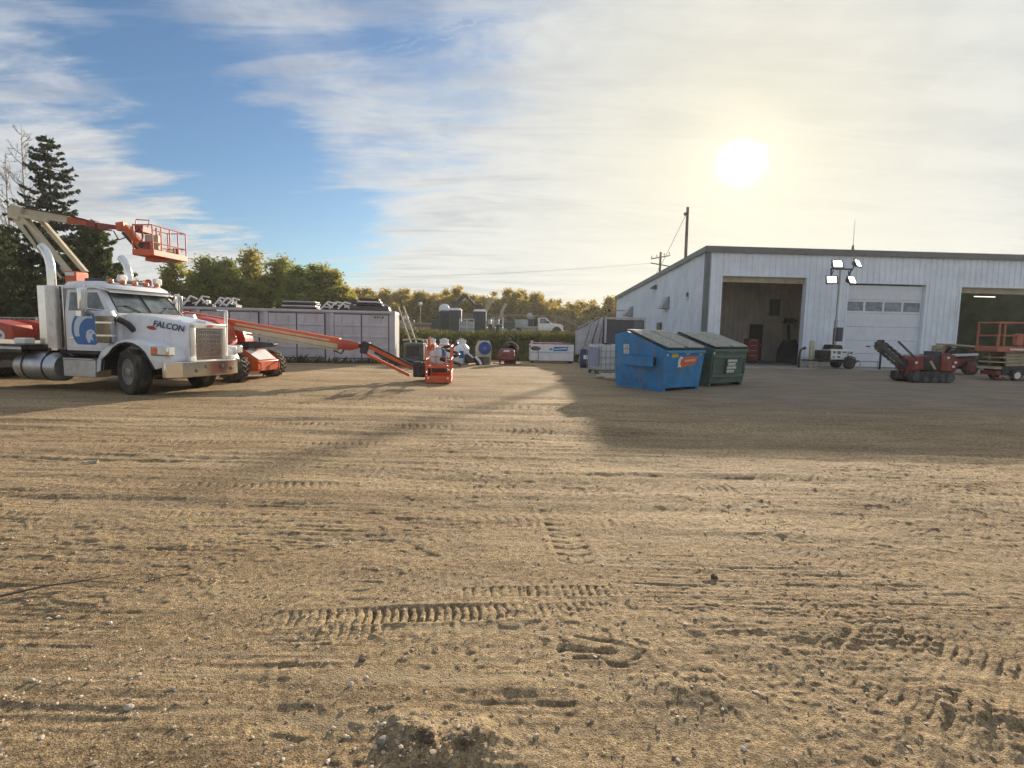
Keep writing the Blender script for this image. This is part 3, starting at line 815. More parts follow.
fa = MB(); fa.box(-.14, LEN + .1, -.17, -.125, EZ - .16, EZ + .18); fa.build('roof_trim', 'trim', shop, .008)
fb = MB(); fb.prism([(-.12, EZ - .14), (DEP + .2, BZ - .16), (DEP + .2, BZ + .17), (-.12, EZ + .175)], -.16, -.105, 'x'); fb.build('roof_trim', 'trim', shop, .008)
ct = MB(); ct.box(-.055, .20, -.055, -.036, 0, EZ - .15); ct.box(-.055, -.036, -.036, .20, 0, EZ - .15); ct.build('corner_trim', 'trim', shop, .004)
bc = MB(); bc.box(-.08, -.04, DEP - .12, DEP + .08, 0, BZ - .1); bc.build('corner_trim', 'red_wood', shop)
def jambs(d, mname, head):
    j = MB()
    j.box(d[0] - .10, d[0], -.05, .34, 0, d[2] + .10); j.box(d[1], d[1] + .10, -.05, .34, 0, d[2] + .10)
    j.box(d[0], d[1], -.05, .34, d[2], d[2] + .10)
    o = j.build('door_frame', mname, shop, .006)
    if head:
        h = MB(); h.box(d[0] + .002, d[1] - .002, .20, .26, d[2] - .32, d[2] - .002); h.build('rolled_up_door', 'beige', shop, .005)
    return o
jambs(D1, 'siding', True); jambs(D2, 'siding', False); jambs(D3, 'siding', True)
# closed sectional door
dd = MB()
secs = [0.02, .80, 1.58, 2.36, 3.14, 3.92, 4.75]
for i in range(6):
    z0, z1 = secs[i], secs[i + 1]
    if i == 4: continue
    dd.box(D2[0] + .01, D2[1] - .01, .16, .21, z0 + .006, z1 - .006)
    if i < 4:
        for q in range(4):
            u0 = D2[0] + .01 + q * (D2[1] - D2[0]) / 4
ww = (D2[1] - D2[0] - .02) / 4
z0, z1 = secs[4] + .006, secs[5] - .006
wz0, wz1 = z0 + .12, z1 - .12
dd.box(D2[0] + .01, D2[1] - .01, .16, .21, z0, wz0); dd.box(D2[0] + .01, D2[1] - .01, .16, .21, wz1, z1)
for q in range(5):
    u = D2[0] + .01 + q * ww; a, b = (u, u + .09) if q == 0 else ((u - .09, u) if q == 4 else (u - .06, u + .06))
    dd.box(a, b, .16, .21, wz0, wz1)
do = dd.build('overhead_door', 'door_white', shop, .006)
for q in range(4):
    g = MB(); u = D2[0] + .01 + q * ww
    g.box(u + (.09 if q == 0 else .06), u + ww - (.09 if q == 3 else .06), .18, .19, wz0, wz1); g.build('window_pane', 'window_glass', do)
hd = MB(); hd.box(9.8, 10.05, .13, .16, 1.2, 1.26); hd.build('handle', 'black', do)
# inside
fl = MB(); fl.box(.12, LEN - .12, .0, DEP - .12, -.06, .035); fl.build('floor', 'shop_floor', shop)
iw = MB()
corr(iw, .1, 8.2, .035, lambda a: EZ - .5, lambda a, o, z: (a, 5.6 - o, z))
corr(iw, .36, 9.0, .035, 5.7, lambda a, o, z: (.12 + o, a, z)); corr(iw, .36, 9.0, .035, 5.7, lambda a, o, z: (8.2 - o, a, z))
iw.build('inner_wall', 'shop_in', shop, recalc=False, ang=20)
ig = MB(); ig.box(14.2, LEN - .2, 12.0, 12.1, .035, 5.5); ig.box(14.1, 14.2, .36, 12, .035, 5.7); ig.box(13.3, 13.35, .36, 12, .035, 5.7); ig.box(8.24, 8.28, .36, 12, .035, 5.7)
ig.build('inner_wall', 'shop_green', shop)
idr = MB(); idr.box(5.45, 6.35, 5.49, 5.545, .04, 2.5); o_ = idr.build('inner_door', 'dark_door', shop); k_ = MB(); k_.lathe([(.03, 0), (.04, -.04), (.0, -.06)], 10, (6.25, 5.49, 1.1), 'y'); k_.build('handle', 'steel', o_)
iwn = MB(); iwn.box(6.75, 7.45, 5.48, 5.545, 3.1, 4.2); iwn.build('inner_window', 'trim', shop)
# fittings on the walls, each a thing
def on_side(u, z, off=0.):                                      # a point on the left wall
    c_, s_ = math.cos(BR), math.sin(BR); x, y = -off, u
    return (BX + x * c_ - y * s_, BY + x * s_ + y * c_, z)
def hood(name, label, u, z, w_, h_, d_):
    t = thing(name, label, 'vent', on_side(u, z, .03), BR)
    m = MB(); m.prism([(0, -h_ / 2), (0, h_ / 2), (-d_ * .25, h_ / 2), (-d_, -h_ / 2 + .12), (-d_, -h_ / 2)], -w_ / 2, w_ / 2, 'y'); m.build('hood', 'galv', t, .01)
    l = MB(); l.box(-d_ + .02, -.01, -w_ / 2 + .03, w_ / 2 - .03, -h_ / 2 - .012, -h_ / 2 - .002); l.build('louvre', 'black', t)
hood('vent_hood', 'galvanised vent hood on the side wall nearer the corner', 6.3, 3.85, .8, .8, .5)
hood('vent_hood', 'galvanised vent hood at the far end of the side wall', 15.3, 3.6, .9, .8, .7)
t = thing('wall_pipe', 'short horizontal pipe with dark cap at the far end of the side wall', 'pipe', on_side(17.6, 3.75), BR)
m = MB(); m.tube((0, 0, 0), (-1.3, 0, 0), .05); m.build('pipe', 'galv', t); m = MB(); m.lathe([(.05, -1.3), (.13, -1.34), (.14, -1.5), (.05, -1.56)], 12, (0, 0, 0), 'x'); m.build('cap', 'black', t)
t = thing('wall_light', 'dark grey wall light high on the white side wall', 'wall light', on_side(9.0, 5.1, .03), BR)
m = MB(); m.prism([(0, -.14), (0, .16), (-.16, .16), (-.34, -.02), (-.34, -.14)], -.3, .3, 'y'); m.build('housing', 'trim', t, .02)
m = MB(); m.box(-.33, -.03, -.27, .27, -.165, -.142); m.build('lens', 'lamp_lens', t)
t = thing('junction_box', 'tiny grey junction box on the side wall beside the corner', 'box', on_side(2.6, 4.15, .03), BR)
m = MB(); m.box(-.08, 0, -.08, .08, -.13, .13); m.build('box', 'trim', t, .01); m = MB(); m.tube((-.04, 0, -.13), (-.04, 0, -.4), .016); m.build('conduit', 'galv', t)
t = thing('electrical_box', 'dark electrical box low on the side wall above the blue dumpster', 'electrical box', on_side(7.6, 2.1, .03), BR)
m = MB(); m.box(-.16, 0, -.32, .32, -.42, .42); m.build('box', 'greenish', t, .01); m = MB(); m.box(-.18, -.16, .2, .24, -.06, .06); m.build('latch', 'galv', t)
m = MB(); m.tube((-.06, 0, -.42), (-.06, 0, -2.0), .03); m.build('conduit', 'galv', t)
t = thing('roof_antenna', 'thin pale antenna standing on the workshop roof', 'antenna', (22.2, 36.2, 6.2))
m = MB(); m.tube((0, 0, -.1), (0, 0, 1.3), .03, .025); m.tube((0, 0, 1.3), (0, 0, 3.2), .02, .01); m.build('mast', 'galv', t); m = MB(); m.lathe([(.06, 1.2), (.08, 1.3), (.06, 1.55), (.02, 1.6)], 8); m.build('coupling', 'trim', t)

ap = MB(); ap.box(BX - .6, 46, 28.4, 30.9, -.1, .022); ap.build('concrete_apron', 'concrete', None, .01)['kind'] = 'structure'

# things inside and in front of the doors
t = thing('tool_cabinet', 'red tool cabinet just inside the first open door', 'cabinet', (15.05, 34.2, .035), .05)
m = MB(); m.box(-.35, .35, -.3, .3, .12, 1.5); m.build('body', 'dull_red', t, .02)
for i in range(4): m = MB(); m.box(-.31, .31, -.32, -.303, .2 + i * .32, .48 + i * .32); o_ = m.build('drawer', 'dull_red', t, .006); m = MB(); m.box(-.2, .2, -.34, -.322, .42 + i * .32, .45 + i * .32); m.build('handle', 'steel', o_)
for sx in (-.25, .25): m = MB(); m.lathe([(.06, -.02), (.06, .02)], 10, (sx, -.2, .06), 'y'); m.build('caster', 'black', t)
t = thing('pedestal_machine', 'dark machine on a stand inside the first open door at right', 'machine', (18.05, 35.5, .035))
m = MB(); m.prism([(-.6, 0), (.55, 0), (.6, .9), (.3, 1.5), (-.2, 1.45), (-.5, .9)], -.4, .4, 'y'); m.build('body', 'dark_grey', t, .06)
m = MB(); m.tube((.0, 0, 1.4), (-.05, 0, 2.5), .12, .1); m.cbox((-.05, -.05, 2.7), (.6, .3, .35)); m.bar((-.55, 0, 2.6), (.5, 0, 2.75), .06); m.build('head', 'dark_door', t, .03)
def hang(x, y, z, label):
    t = thing('work_lamp', label, 'work lamp', (x, y, z))
    m = MB(); m.lathe([(.03, .12), (.1, .05), (.13, -.08), (.05, -.1)], 12); m.build('shade', 'galv', t); m = MB(); m.path([(0, 0, .1), (.04, 0, .3), (.12, .1, .38)], .018, 6); m.build('arm', 'galv', t)
m = MB(); m.lathe([(.22, 0), (.24, .05), (.2, .9), (.24, .95), (.0, .95)], 14); o_ = m.build('steel_drum', 'galv', None); o_.location = (14.3, 34.9, .035); tag(o_, 'pale steel drum inside the first open door behind the green dumpster', 'drum')
t = thing('ceiling_light', 'lit fluorescent strip hanging inside the third door', 'ceiling light', (31.0, 36, 4.6), .06)
m = MB(); m.box(-.75, .75, -.08, .08, .0, .06); m.build('fixture', 'galv', t); m = MB(); m.box(-.7, .7, -.05, .05, -.04, -.002); m.build('tube', 'tube_on', t)

# portable light tower
LTX, LTY = 17.5, 29.3
t = thing('light_tower', 'portable light tower with four lit floodlights beside the closed white door', 'light tower', (LTX, LTY, .022), .08)
m = MB(); m.box(-.95, .78, -.45, .45, .36, .48); m.bar((.78, 0, .42), (1.35, 0, .42), .08); m.bar((-.95, 0, .42), (-1.9, 0, .44), .08); m.build('frame', 'black', t, .01)
m = MB(); m.box(-.55, .72, -.42, .42, .5, 1.06); o_ = m.build('engine_box', 'sticker', t, .03)
for (a, b, c_, d) in ((-.45, -.3, .84, .95), (-.22, -.02, .80, .96), (-.2, -.05, .6, .7), (.08, .3, .86, .94), (.36, .42, .62, .95), (.48, .64, .82, .93), (-.46, -.36, .6, .68)):
    m = MB(); m.box(a, b, -.424, -.4205, c_, d); m.build('sticker', 'sticker_line', o_)
m = MB(); m.box(-.95, -.56, -.4, .4, .5, .98); m.prism([(-.6, 1.06), (.2, 1.06), (.1, 1.28), (-.5, 1.3)], -.3, .3, 'y'); m.build('engine_cover', 'black', t, .03)
for sy in (-1, 1):
    m = MB(); m.lathe([(.14, -.085), (.30, -.085), (.325, -.05), (.325, .05), (.30, .085), (.14, .085)], 18, (.42, sy * .52, .325), 'y'); o_ = m.build('wheel', 'rubber', t)
    m = MB(); m.lathe([(.0, -.06), (.16, -.06), (.18, -.09), (.18, .05), (0, .05)], 14, (.42, sy * .52, .325), 'y'); m.build('rim', 'galv', o_)
    m = MB(); m.path([(.05, sy * .55, .34), (.15, sy * .55, .62), (.42, sy * .55, .70), (.69, sy * .55, .62), (.79, sy * .55, .34)], .03, 6); m.build('fender', 'black', t)
m = MB(); m.bar((-.12, 0, .5), (-.12, 0, 2.6), .13); m.bar((-.12, 0, 2.4), (-.10, 0, 5.45), .07); m.build('mast', 'galv', t, .008)
m = MB(); m.cbox((.02, -.1, 1.85), (.30, .25, .75)); m.tube((-.2, 0, 1.3), (-.2, 0, 2.2), .04); m.build('cable_reel', 'dark_grey', t, .04)
m = MB(); m.bar((-.65, 0, 5.32), (.55, 0, 5.32), .08); m.bar((-.62, 0, 5.32), (-.62, 0, 5.0), .06); m.bar((.5, 0, 5.32), (.42, 0, 5.0), .06); m.build('crossbar', 'dark_grey', t, .006)
for (lx, lz, yaw) in ((-.40, 5.55, -.15), (.72, 5.62, .55), (-.66, 4.72, -.35), (.46, 4.74, .35)):
    R = Matrix.Translation((lx, -.16, lz)) @ Euler((-.45, 0, yaw)).to_matrix().to_4x4()
    m = MB(); m.prism([(.02, -.19), (.02, .19), (.14, .13), (.20, 0), (.14, -.13)], -.25, .25, 'x'); m.box(-.30, .30, -.02, .02, -.25, .25); m.xf(R); o_ = m.build('floodlight', 'dark_grey', t, .01)
    m = MB(); m.box(-.215, .215, -.034, -.0205, -.175, .175); m.xf(R); m.build('lamp', 'lamp_on', o_)
    m = MB(); m.bar((lx, .02, lz), (lx * .75, 0, 5.25), .04); m.build('bracket', 'dark_grey', o_)
def bollard(x, y, label, h, r, mn):
    t = thing('bollard', label, 'bollard', (x, y, .02)); m = MB(); m.lathe([(r, -.1), (r, h - r * .6), (r * .75, h - r * .2), (0, h)], 14); m.build('post', mn, t); m = MB(); m.lathe([(r * 1.5, 0), (r * 1.5, .03), (r, .035)], 14); m.build('base_collar', 'concrete', t)
bollard(16.35, 29.6, 'pale yellowish bollard standing left of the light tower', 1.5, .13, 'pale_beige')
def bent(x, y, label, s_):
    t = thing('pipe_post', label, 'pipe post', (x, y, .02)); m = MB(); m.path([(0, 0, -.1), (0, 0, .8), (.05 * s_, 0, .98), (.22 * s_, 0, 1.06)], .055, 10); m.build('pipe', 'black', t); m = MB(); m.tube((.2 * s_, 0, 1.05), (.3 * s_, 0, 1.1), .075); m.build('cap', 'black', t)
bent(15.7, 29.6, 'black bent pipe post at the right edge of the first open door', 1); bent(20.0, 29.4, 'black bent pipe post in front of the closed white door', 1)
t = thing('barrier_rail', 'low pale rail between light tower and bent pipe post', 'rail', (18.9, 29.45, .02)); m = MB(); m.tube((0, 0, .42), (1.05, 0, .42), .03); m.build('rail', 'galv', t)
for q in (.05, 1.0): m = MB(); m.tube((q, 0, -.05), (q, 0, .42), .025); m.build('leg', 'galv', t)

# ------------------------------------------------------------------ dumpsters
def dumpster(name, label, loc, rz, paint, W_, Dp, hf, hb, flare, green):
    t = thing(name, label, 'dumpster', loc, rz)
    z0 = .10
    m = MB()
    def sec(y, zt):  # cross section at depth y
        return [(flare, y, z0), (W_ - flare, y, z0), (W_, y, zt), (0, y, zt)]
    fy = .10
    m.loft([[(flare, fy, z0), (W_ - flare, fy, z0), (W_, 0, hf), (0, 0, hf)], sec(Dp * .75, hb), sec(Dp, hb - .1)]); m.build('bin', paint, t, .012)
    m = MB(); m.bar((.02, -.02, hf - .05), (W_ - .02, -.02, hf - .05), .06, .10); m.box(flare, flare + .12, .12, Dp - .05, 0.0, .10); m.box(W_ - flare - .12, W_ - flare, .12, Dp - .05, 0, .10)
    if green:
        for zz in (.97, .34): m.bar((.06, .03 + .05 * (1 - zz), zz), (W_ - .06, .03 + .05 * (1 - zz), zz), .07, .09)
        for xx in (.10, W_ - .10): m.bar((xx, .06, .34), (xx, .03, .97), .06, .07)
    m.build('rim_frame', paint, t, .01)
    for sx in (0, 1):                                          # fork pockets on both sides
        m = MB(); xo = -.13 if sx == 0 else W_ - .02
        a, b = .22, 1.42; zz0, zz1 = .72, 1.02
        m.box(xo, xo + .15, a + .12, b, zz0, zz0 + .02); m.box(xo, xo + .15, a + .12, b, zz1 - .02, zz1)
        xs = xo if sx == 0 else xo + .13
        m.prism([(a + .12, zz0 + .02), (b, zz0 + .02), (b, zz1 - .02), (a + .12, zz1 - .02)], xs, xs + .02, 'x')
        o_ = m.build('fork_pocket', paint, t, .006)
        m = MB(); m.box(xo + .02, xo + .13, a + .11, a + .14, zz0 + .025, zz1 - .025); m.build('pocket_shade', 'lid_edge_and_shade', o_)  # dark plate stands in for the shade inside the hollow pocket
    sl_ = math.atan2(hb - hf, Dp * .75 + .04)
    L = math.hypot(hb - hf, Dp * .75 + .04)
    for i in range(2):
        R = Matrix.Translation((.02 + i * (W_ / 2), -.05, hf + .012)) @ Matrix.Rotation(sl_, 4, 'X')
        m = MB(); m.box(.015, W_ / 2 - .035, 0, L, 0.0, .05); m.xf(R); o_ = m.build('lid', 'lid_edge_and_shade', t, .012)
        m = MB(); m.box(.06, W_ / 2 - .08, .05, L - .03, .051, .062)
        for q in range(6):
            x_ = .10 + q * (W_ / 2 - .24) / 5; m.box(x_, x_ + .045, .07, L - .05, .062, .082)
        m.xf(R); m.build('ribbed_top', 'lid', o_, .004)
    m = MB(); m.tube((.03, Dp * .75, hb + .05), (W_ - .03, Dp * .75, hb + .05), .022); m.build('hinge_bar', 'steel', t)
    return t
bl = dumpster('dumpster', 'blue slant-top dumpster with an orange logo, nearest the camera', (4.37, 15.45, .0), .62, 'dump_blue', 1.86, 2.0, 1.22, 1.74, .10, False)
FD = face((0, 0, 0), (1, 0, 0), (0, .1, 1.12))                 # the leaning front face of a bin
def fr(x, z, off=.006): return (x, .10 * (1 - (z - .1) / 1.12) - off, z)
def decal(parent, name, poly, mn, off=.006):
    m = MB(); m.add([fr(x, z, off) for x, z in poly], [tuple(range(len(poly)))]); o = m.build(name, mn, parent, recalc=False); return o
lg = decal(bl, 'logo', [(.70, .86), (.80, .98), (.98, 1.02), (1.52, 1.04), (1.46, .80), (.90, .72), (.78, .68)], 'logo_orange')
cpts = [(.96 + .13 * math.cos(a), .87 + .16 * math.sin(a)) for a in [math.radians(50 + 26 * i) for i in range(10)]]
cin = [(.97 + .07 * math.cos(a), .87 + .09 * math.sin(a)) for a in [math.radians(50 + 26 * i) for i in range(10)]]
decal(lg, 'swoosh', [(.62, .70), (.72, .74), (.74, .98), (.80, 1.02), (.70, 1.03), (.64, .96)], 'sticker', .009)
m = MB(); m.add([fr(*p, .010) for p in [(x - .22, z) for x, z in cpts]] + [fr(*p, .010) for p in [(x - .22, z) for x, z in cin]], [(i, i + 1, i + 11, i + 10) for i in range(9)]); m.build('letter', 'sticker', lg, recalc=False)
for i in range(6): decal(lg, 'lettering', [(.92 + i * .085, .86 + i * .006), (.965 + i * .085, .863 + i * .006), (.975 + i * .085, .93 + i * .006), (.93 + i * .085, .927 + i * .006)], 'sticker', .009)
decal(bl, 'warning_sticker', [(.30, 1.00), (.60, 1.02), (.60, 1.14), (.30, 1.13)], 'yellow'); decal(bl, 'warning_sticker', [(1.58, 1.06), (1.76, 1.07), (1.76, 1.14), (1.58, 1.13)], 'yellow')
decal(bl, 'sticker', [(.96, 1.09), (1.12, 1.095), (1.12, 1.15), (.96, 1.145)], 'sticker'); decal(bl, 'sticker', [(.08, 1.05), (.15, 1.05), (.15, 1.12), (.08, 1.12)], 'sticker')
def side_decal(parent, y0, y1, z0, z1, mn, flare, W_=0, off=.006, hb=1.5):
    m = MB(); f_ = lambda z: flare * (1 - (z - .1) / (hb - .1)) - off
    m.add([(f_(z0), y1, z0), (f_(z0), y0, z0), (f_(z1), y0, z1), (f_(z1), y1, z1)], [(0, 1, 2, 3)]); return m.build('sticker', mn, parent, recalc=False)
for zz in (1.22, 1.06):
    o_ = side_decal(bl, 1.40, 1.62, zz, zz + .13, 'sticker', .10)
    for q in range(3): side_decal(o_, 1.43, 1.59 - .04 * (q % 2), zz + .02 + q * .035, zz + .035 + q * .035, 'sticker_line', .10, off=.009)
gd = dumpster('dumpster', 'dark green slant-top dumpster with a white sign, right of the blue one', (6.42, 17.35, .0), .60, 'dump_green', 1.92, 1.95, 1.24, 1.72, .05, True)
lb = decal(gd, 'sign', [(.74, .40), (1.30, .40), (1.30, .90), (.74, .90)], 'dump_green', .062)
for r_, (a, b) in enumerate(((.80, 1.24), (.84, 1.22), (.79, 1.27), (.80, 1.20))):
    x = a; k = 0
    while x < b - .03:
        wd = .05 + .02 * ((k * 7 + r_ * 3) % 3); z = .80 - r_ * .115
        decal(lb, 'lettering', [(x, z), (x + wd, z), (x + wd, z + .085), (x, z + .085)], 'sticker', .066)
        decal(lb, 'lettering', [(x + .012, z + .018), (x + wd - .015, z + .018), (x + wd - .015, z + .034), (x + .012, z + .034)], 'dump_green', .069)
        x += wd + .014; k += 1
decal(gd, 'sticker', [(.06, 1.06), (.14, 1.06), (.14, 1.14), (.06, 1.14)], 'sticker')

# ------------------------------------------------------------------ tote, poles, bits beside the dumpsters
t = thing('water_tote', 'white plastic tote in a wire cage left of the blue dumpster', 'tote', (3.55, 21.6, 0), .42); t.scale = (1.1, 1.1, 1.1)
m = MB(); m.box(.02, 1.18, .02, .98, .17, 1.10); m.build('tank', 'ibc', t, .06)
m = MB()
for k in range(7):
    q = k * .2
    m.tube((q, 0, .15), (q, 0, 1.12), .012, n=6); m.tube((q, 1., .15), (q, 1., 1.12), .012, n=6)
for k in range(6): q = k * .2; m.tube((0, q, .15), (0, q, 1.12), .012, n=6); m.tube((1.2, q, .15), (1.2, q, 1.12), .012, n=6)
for k in range(5):
    z = .18 + k * .23; m.path([(0, 0, z), (1.2, 0, z), (1.2, 1, z), (0, 1, z), (0, 0, z)], .013, 6)
m.build('cage', 'galv', t)
m = MB(); m.box(-.02, -.014, .12, .88, .3, 1.0); m.build('label_panel', 'ibc_blue', t); m = MB(); m.lathe([(.15, 1.10), (.16, 1.16), (.0, 1.17)], 14, (.6, .5, 0)); m.build('cap', 'black', t)
m = MB()
for y in (.02, .45, .88): m.box(0, 1.2, y, y + .1, .10, .14)
for x in (.02, .52, 1.02):
    for y in (.02, .45, .88): m.box(x, x + .14, y + .003, y + .097, 0, .10)
m.build('pallet', 'galv', t, .004)
def pole(p, q, r, label, mn='wood'):
    m = MB(); v = Vector(q) - Vector(p); m.path([(0, 0, 0), v * .5 + Vector((.02, 0, .01)), v], [r, r * .95, r * .85], 8); o = m.build('timber_pole', mn); o.location = p; tag(o, label, 'pole'); return o
pole((3.35, 19.3, .08), (4.6, 18.1, .07), .075, 'pale timber pole lying nearest the camera beside the blue dumpster')
pole((3.15, 20.0, .08), (5.0, 18.9, .08), .07, 'pale timber pole lying in the middle of the three by the dumpster')
pole((3.4, 20.7, .08), (5.1, 20.1, .09), .075, 'pale timber pole lying farthest back, in front of the tote')
def plank(p, q, label, mn, cat='plank'):
    m = MB(); v = Vector(q) - Vector(p); m.bar((0, 0, 0), v, .09, .14); o = m.build('plank', mn, None, .006); o.location = p; tag(o, label, cat)
plank((4.75, 20.0, .0), (4.15, 20.2, 1.72), 'pinkish upright plank leaning left behind the blue dumpster', 'red_wood'); plank((4.68, 20.3, .0), (4.82, 20.35, 1.82), 'pale upright plank leaning right behind the blue dumpster', 'wood')
plank((4.3, 20.12, 1.40), (4.88, 20.14, 1.50), 'short reddish crosspiece between the two upright planks', 'red_wood')

# dark steel box behind the tote
t = thing('storage_box', 'dark grey steel storage box with pale posts behind the tote', 'storage box', (5.05, 29.9, 0), .0)
m = MB(); m.box(.1, 2.16, .06, 1.3, .25, 2.44); m.build('body', 'dark_grey', t, .01)
m = MB()
for x in (0, 2.16):
    for y in (0, 1.28): m.box(x, x + .10, y, y + .10, 0, 2.6)
m.box(.1, 2.16, .0, .10, 2.46, 2.56); m.box(.1, 2.16, .02, .1, .12, .22); m.build('frame', 'lean_white', t, .008)
m = MB(); m.box(1.62, 2.1, .035, .058, .3, 2.4); m.build('door', 'trim', t, .005)
# leaning things
t = thing('wall_panel', 'big grey-white sheet with a sloping top leaning left of the dark box', 'panel', (3.75, 32.4, .4), 0)
m = MB(); m.prism([(0, 0), (1.65, 0), (1.65, 2.3), (1.2, 2.12), (.15, 1.62), (0, 1.4)], 0, .06, 'y'); m.xf(Matrix.Rotation(-.12, 4, 'X')); m.build('sheet', 'lean_white', t, .006)
m = MB(); m.bar((.02, -.04, 1.45), (1.62, -.04, 2.3), .06, .05); m.xf(Matrix.Rotation(-.12, 4, 'X')); m.build('edge', 'trim', t)
def ladder(x, y, z, dx, H, w_, label, mn):
    t = thing('ladder', label, 'ladder', (x, y, z)); t_v = Vector((dx, .5, H))
    for s_ in (0, w_): m = MB(); m.bar((s_, 0, 0), Vector((s_, 0, 0)) + t_v, .05, .11); m.build('rail', mn, t, .004)
    for k in range(1, 9): m = MB(); p = t_v * (k / 9); m.tube(p, p + Vector((w_, 0, 0)), .018, n=6); m.build('rung', mn, t)
ladder(3.75, 30.6, .05, .75, 2.35, .38, 'grey ladder leaning on the sheet left of the dark box', 'galv'); ladder(4.35, 30.9, .0, .45, 2.3, .36, 'grey ladder leaning right beside the dark box', 'lean_white')
t = thing('barrel', 'small navy plastic barrel with a white label beside the tote', 'barrel', (3.55, 26.2, .02)); m = MB(); m.lathe([(.25, 0), (.28, .04), (.29, .3), (.285, .33), (.29, .6), (.28, .82), (.24, .88), (0, .88)], 18); m.build('body', 'navy', t); m = MB(); m.cbox((-.05, -.287, .5), (.2, .012, .2)); m.build('label', 'sticker', t); m = MB(); m.lathe([(.05, .88), (.05, .92), (0, .925)], 10, (.1, 0, 0)); m.build('cap', 'sticker', t)

# ------------------------------------------------------------------ row of small things along the bank
def tank_box():
    t = thing('fuel_tank', 'long white box tank with blue lettering blocks in front of the bank', 'tank', (.95, 29.2, .0), .03)
    L = 2.36
    m = MB(); m.box(.0, L, 0, 1.1, .14, 1.02); m.build('tank', 'tank_white', t, .02)
    m = MB(); m.box(-.01, L + .01, -.012, -.001, .56, .60); m.build('seam', 'lean_white', t)
    m = MB(); m.box(.18, L - .1, .1, 1.0, 1.022, 1.10); m.build('cover', 'dull_red', t, .01)
    m = MB(); m.box(.05, .2, .05, 1.0, .0, .138); m.box(L - .2, L - .05, .05, 1.0, 0, .138); m.build('skid', 'black', t)
    m = MB(); m.prism([(.29 + .27 * math.cos(a), .80 + .11 * math.sin(a)) for a in [k * PI / 10 for k in range(20)]], -.014, -.003, 'y'); o_ = m.build('oval_badge', 'black', t)
    m = MB(); m.box(.12, .46, -.019, -.0145, .775, .825); m.build('lettering', 'greenish', o_)
    m = MB(); m.prism([(1.22, .66), (2.0, .68), (2.06, .90), (1.30, .90)], -.010, -.003, 'y'); o_ = m.build('logo', 'blue_logo', t)
    m = MB(); m.prism([(1.30, .74), (1.98, .80), (2.0, .84), (1.30, .78)], -.015, -.0105, 'y'); m.build('stripe', 'sticker', o_)
    m = MB(); m.prism([(1.02, .70), (1.18, .72), (1.22, .80), (1.08, .82)], -.010, -.003, 'y'); m.build('logo', 'blue_logo', t)
    m = MB(); m.path([(.02, -.06, .95), (-.12, -.1, .8), (-.14, -.1, .55), (-.03, -.08, .42)], .025, 6); m.path([(.42, -.05, .7), (.44, -.06, .3), (.4, -.05, .12)], .014, 6); m.build('hose', 'black', t)
    m = MB(); m.lathe([(.07, 1.02), (.07, 1.16), (.09, 1.17), (.09, 1.2), (0, 1.2)], 12, (.1, .3, 0)); m.build('filler_cap', 'steel', t)
tank_box()
def jug(x, y, label, blue):
    t = thing('chemical_drum', label, 'drum', (x, y, .03), .1 * rnd.random(), 'white drums along the bank'); r = .385
    m = MB(); m.lathe([(r - .03, 0), (r, .04), (r, .74), (r - .02, .80), (r - .1, .92), (.21, .98), (.21, 1.12), (.235, 1.13), (.235, 1.18), (0, 1.19)], 24); m.build('body', 'poly', t)
    if blue: m = MB(); m.lathe([(r + .003, .3), (r + .003, .75)], 24); m.v = [p for p in m.v]; 
    if blue:
        m = MB(); a0, a1 = math.radians(258), math.radians(290); n = 5; vs = []
        for k in range(n + 1): a = a0 + (a1 - a0) * k / n; vs += [((r + .004) * math.cos(a), (r + .004) * math.sin(a), .30), ((r + .004) * math.cos(a), (r + .004) * math.sin(a), .66)]
        m.add(vs, [(2 * k, 2 * k + 2, 2 * k + 3, 2 * k + 1) for k in range(n)]); m.build('label', 'blue_logo', t, recalc=False)
    m = MB(); m.path([(-.12, 0, 1.185), (-.1, 0, 1.23), (.1, 0, 1.23), (.12, 0, 1.185)], .018, 6); m.build('handle', 'poly', t)
jug(-2.52, 26.6, 'white plastic drum with a blue label, rightmost of three', True); jug(-3.42, 27.0, 'white plastic drum in the middle, right behind the orange basket', True); jug(-4.1, 27.2, 'white plastic drum seen through the orange basket rails', False)
t = thing('hose_reel', 'blue hose reel on a cream stand in front of the bank', 'hose reel', (-1.45, 26.9, .02), .05)
m = MB(); m.prism([(-.38, 0), (.38, 0), (.40, .85), (.28, 1.16), (-.28, 1.16), (-.40, .85)], .05, .5, 'y'); m.build('stand', 'cream', t, .02)
m = MB(); m.lathe([(.0, -.06), (.09, -.07), (.10, -.02), (.30, -.02), (.32, .0), (.32, .045)], 24, (.06, 0, .80), 'y'); m.build('reel', 'drum_blue', t); m = MB(); m.lathe([(0, -.1), (.07, -.1), (.07, -.07)], 10, (.06, 0, .80), 'y'); m.build('hub', 'ibc_blue', t)
m = MB(); m.cbox((.0, .02, .22), (.6, .06, .3)); m.build('guard', 'greenish', t, .01)
t = thing('air_compressor', 'small dull red compressor with a round tank beside the white box', 'compressor', (-.30, 26.9, .02), .0)
m = MB(); m.lathe([(0, -.42), (.2, -.4), (.30, -.3), (.32, -.15), (.32, .15), (.30, .3), (.2, .4), (0, .42)], 20, (0, .3, .50), 'x'); m.build('tank', 'dull_red', t); m = MB(); m.box(-.42, .42, .0, .5, .22, .52); m.build('cover', 'dull_red', t, .05)
m = MB(); m.cbox((0, .0, .68), (.3, .1, .1)); m.build('gauge', 'sticker', t, .02)
for sx in (-.33, .33):
    m = MB(); m.box(sx - .04, sx + .04, .05, .4, 0, .22); m.build('leg', 'black', t)
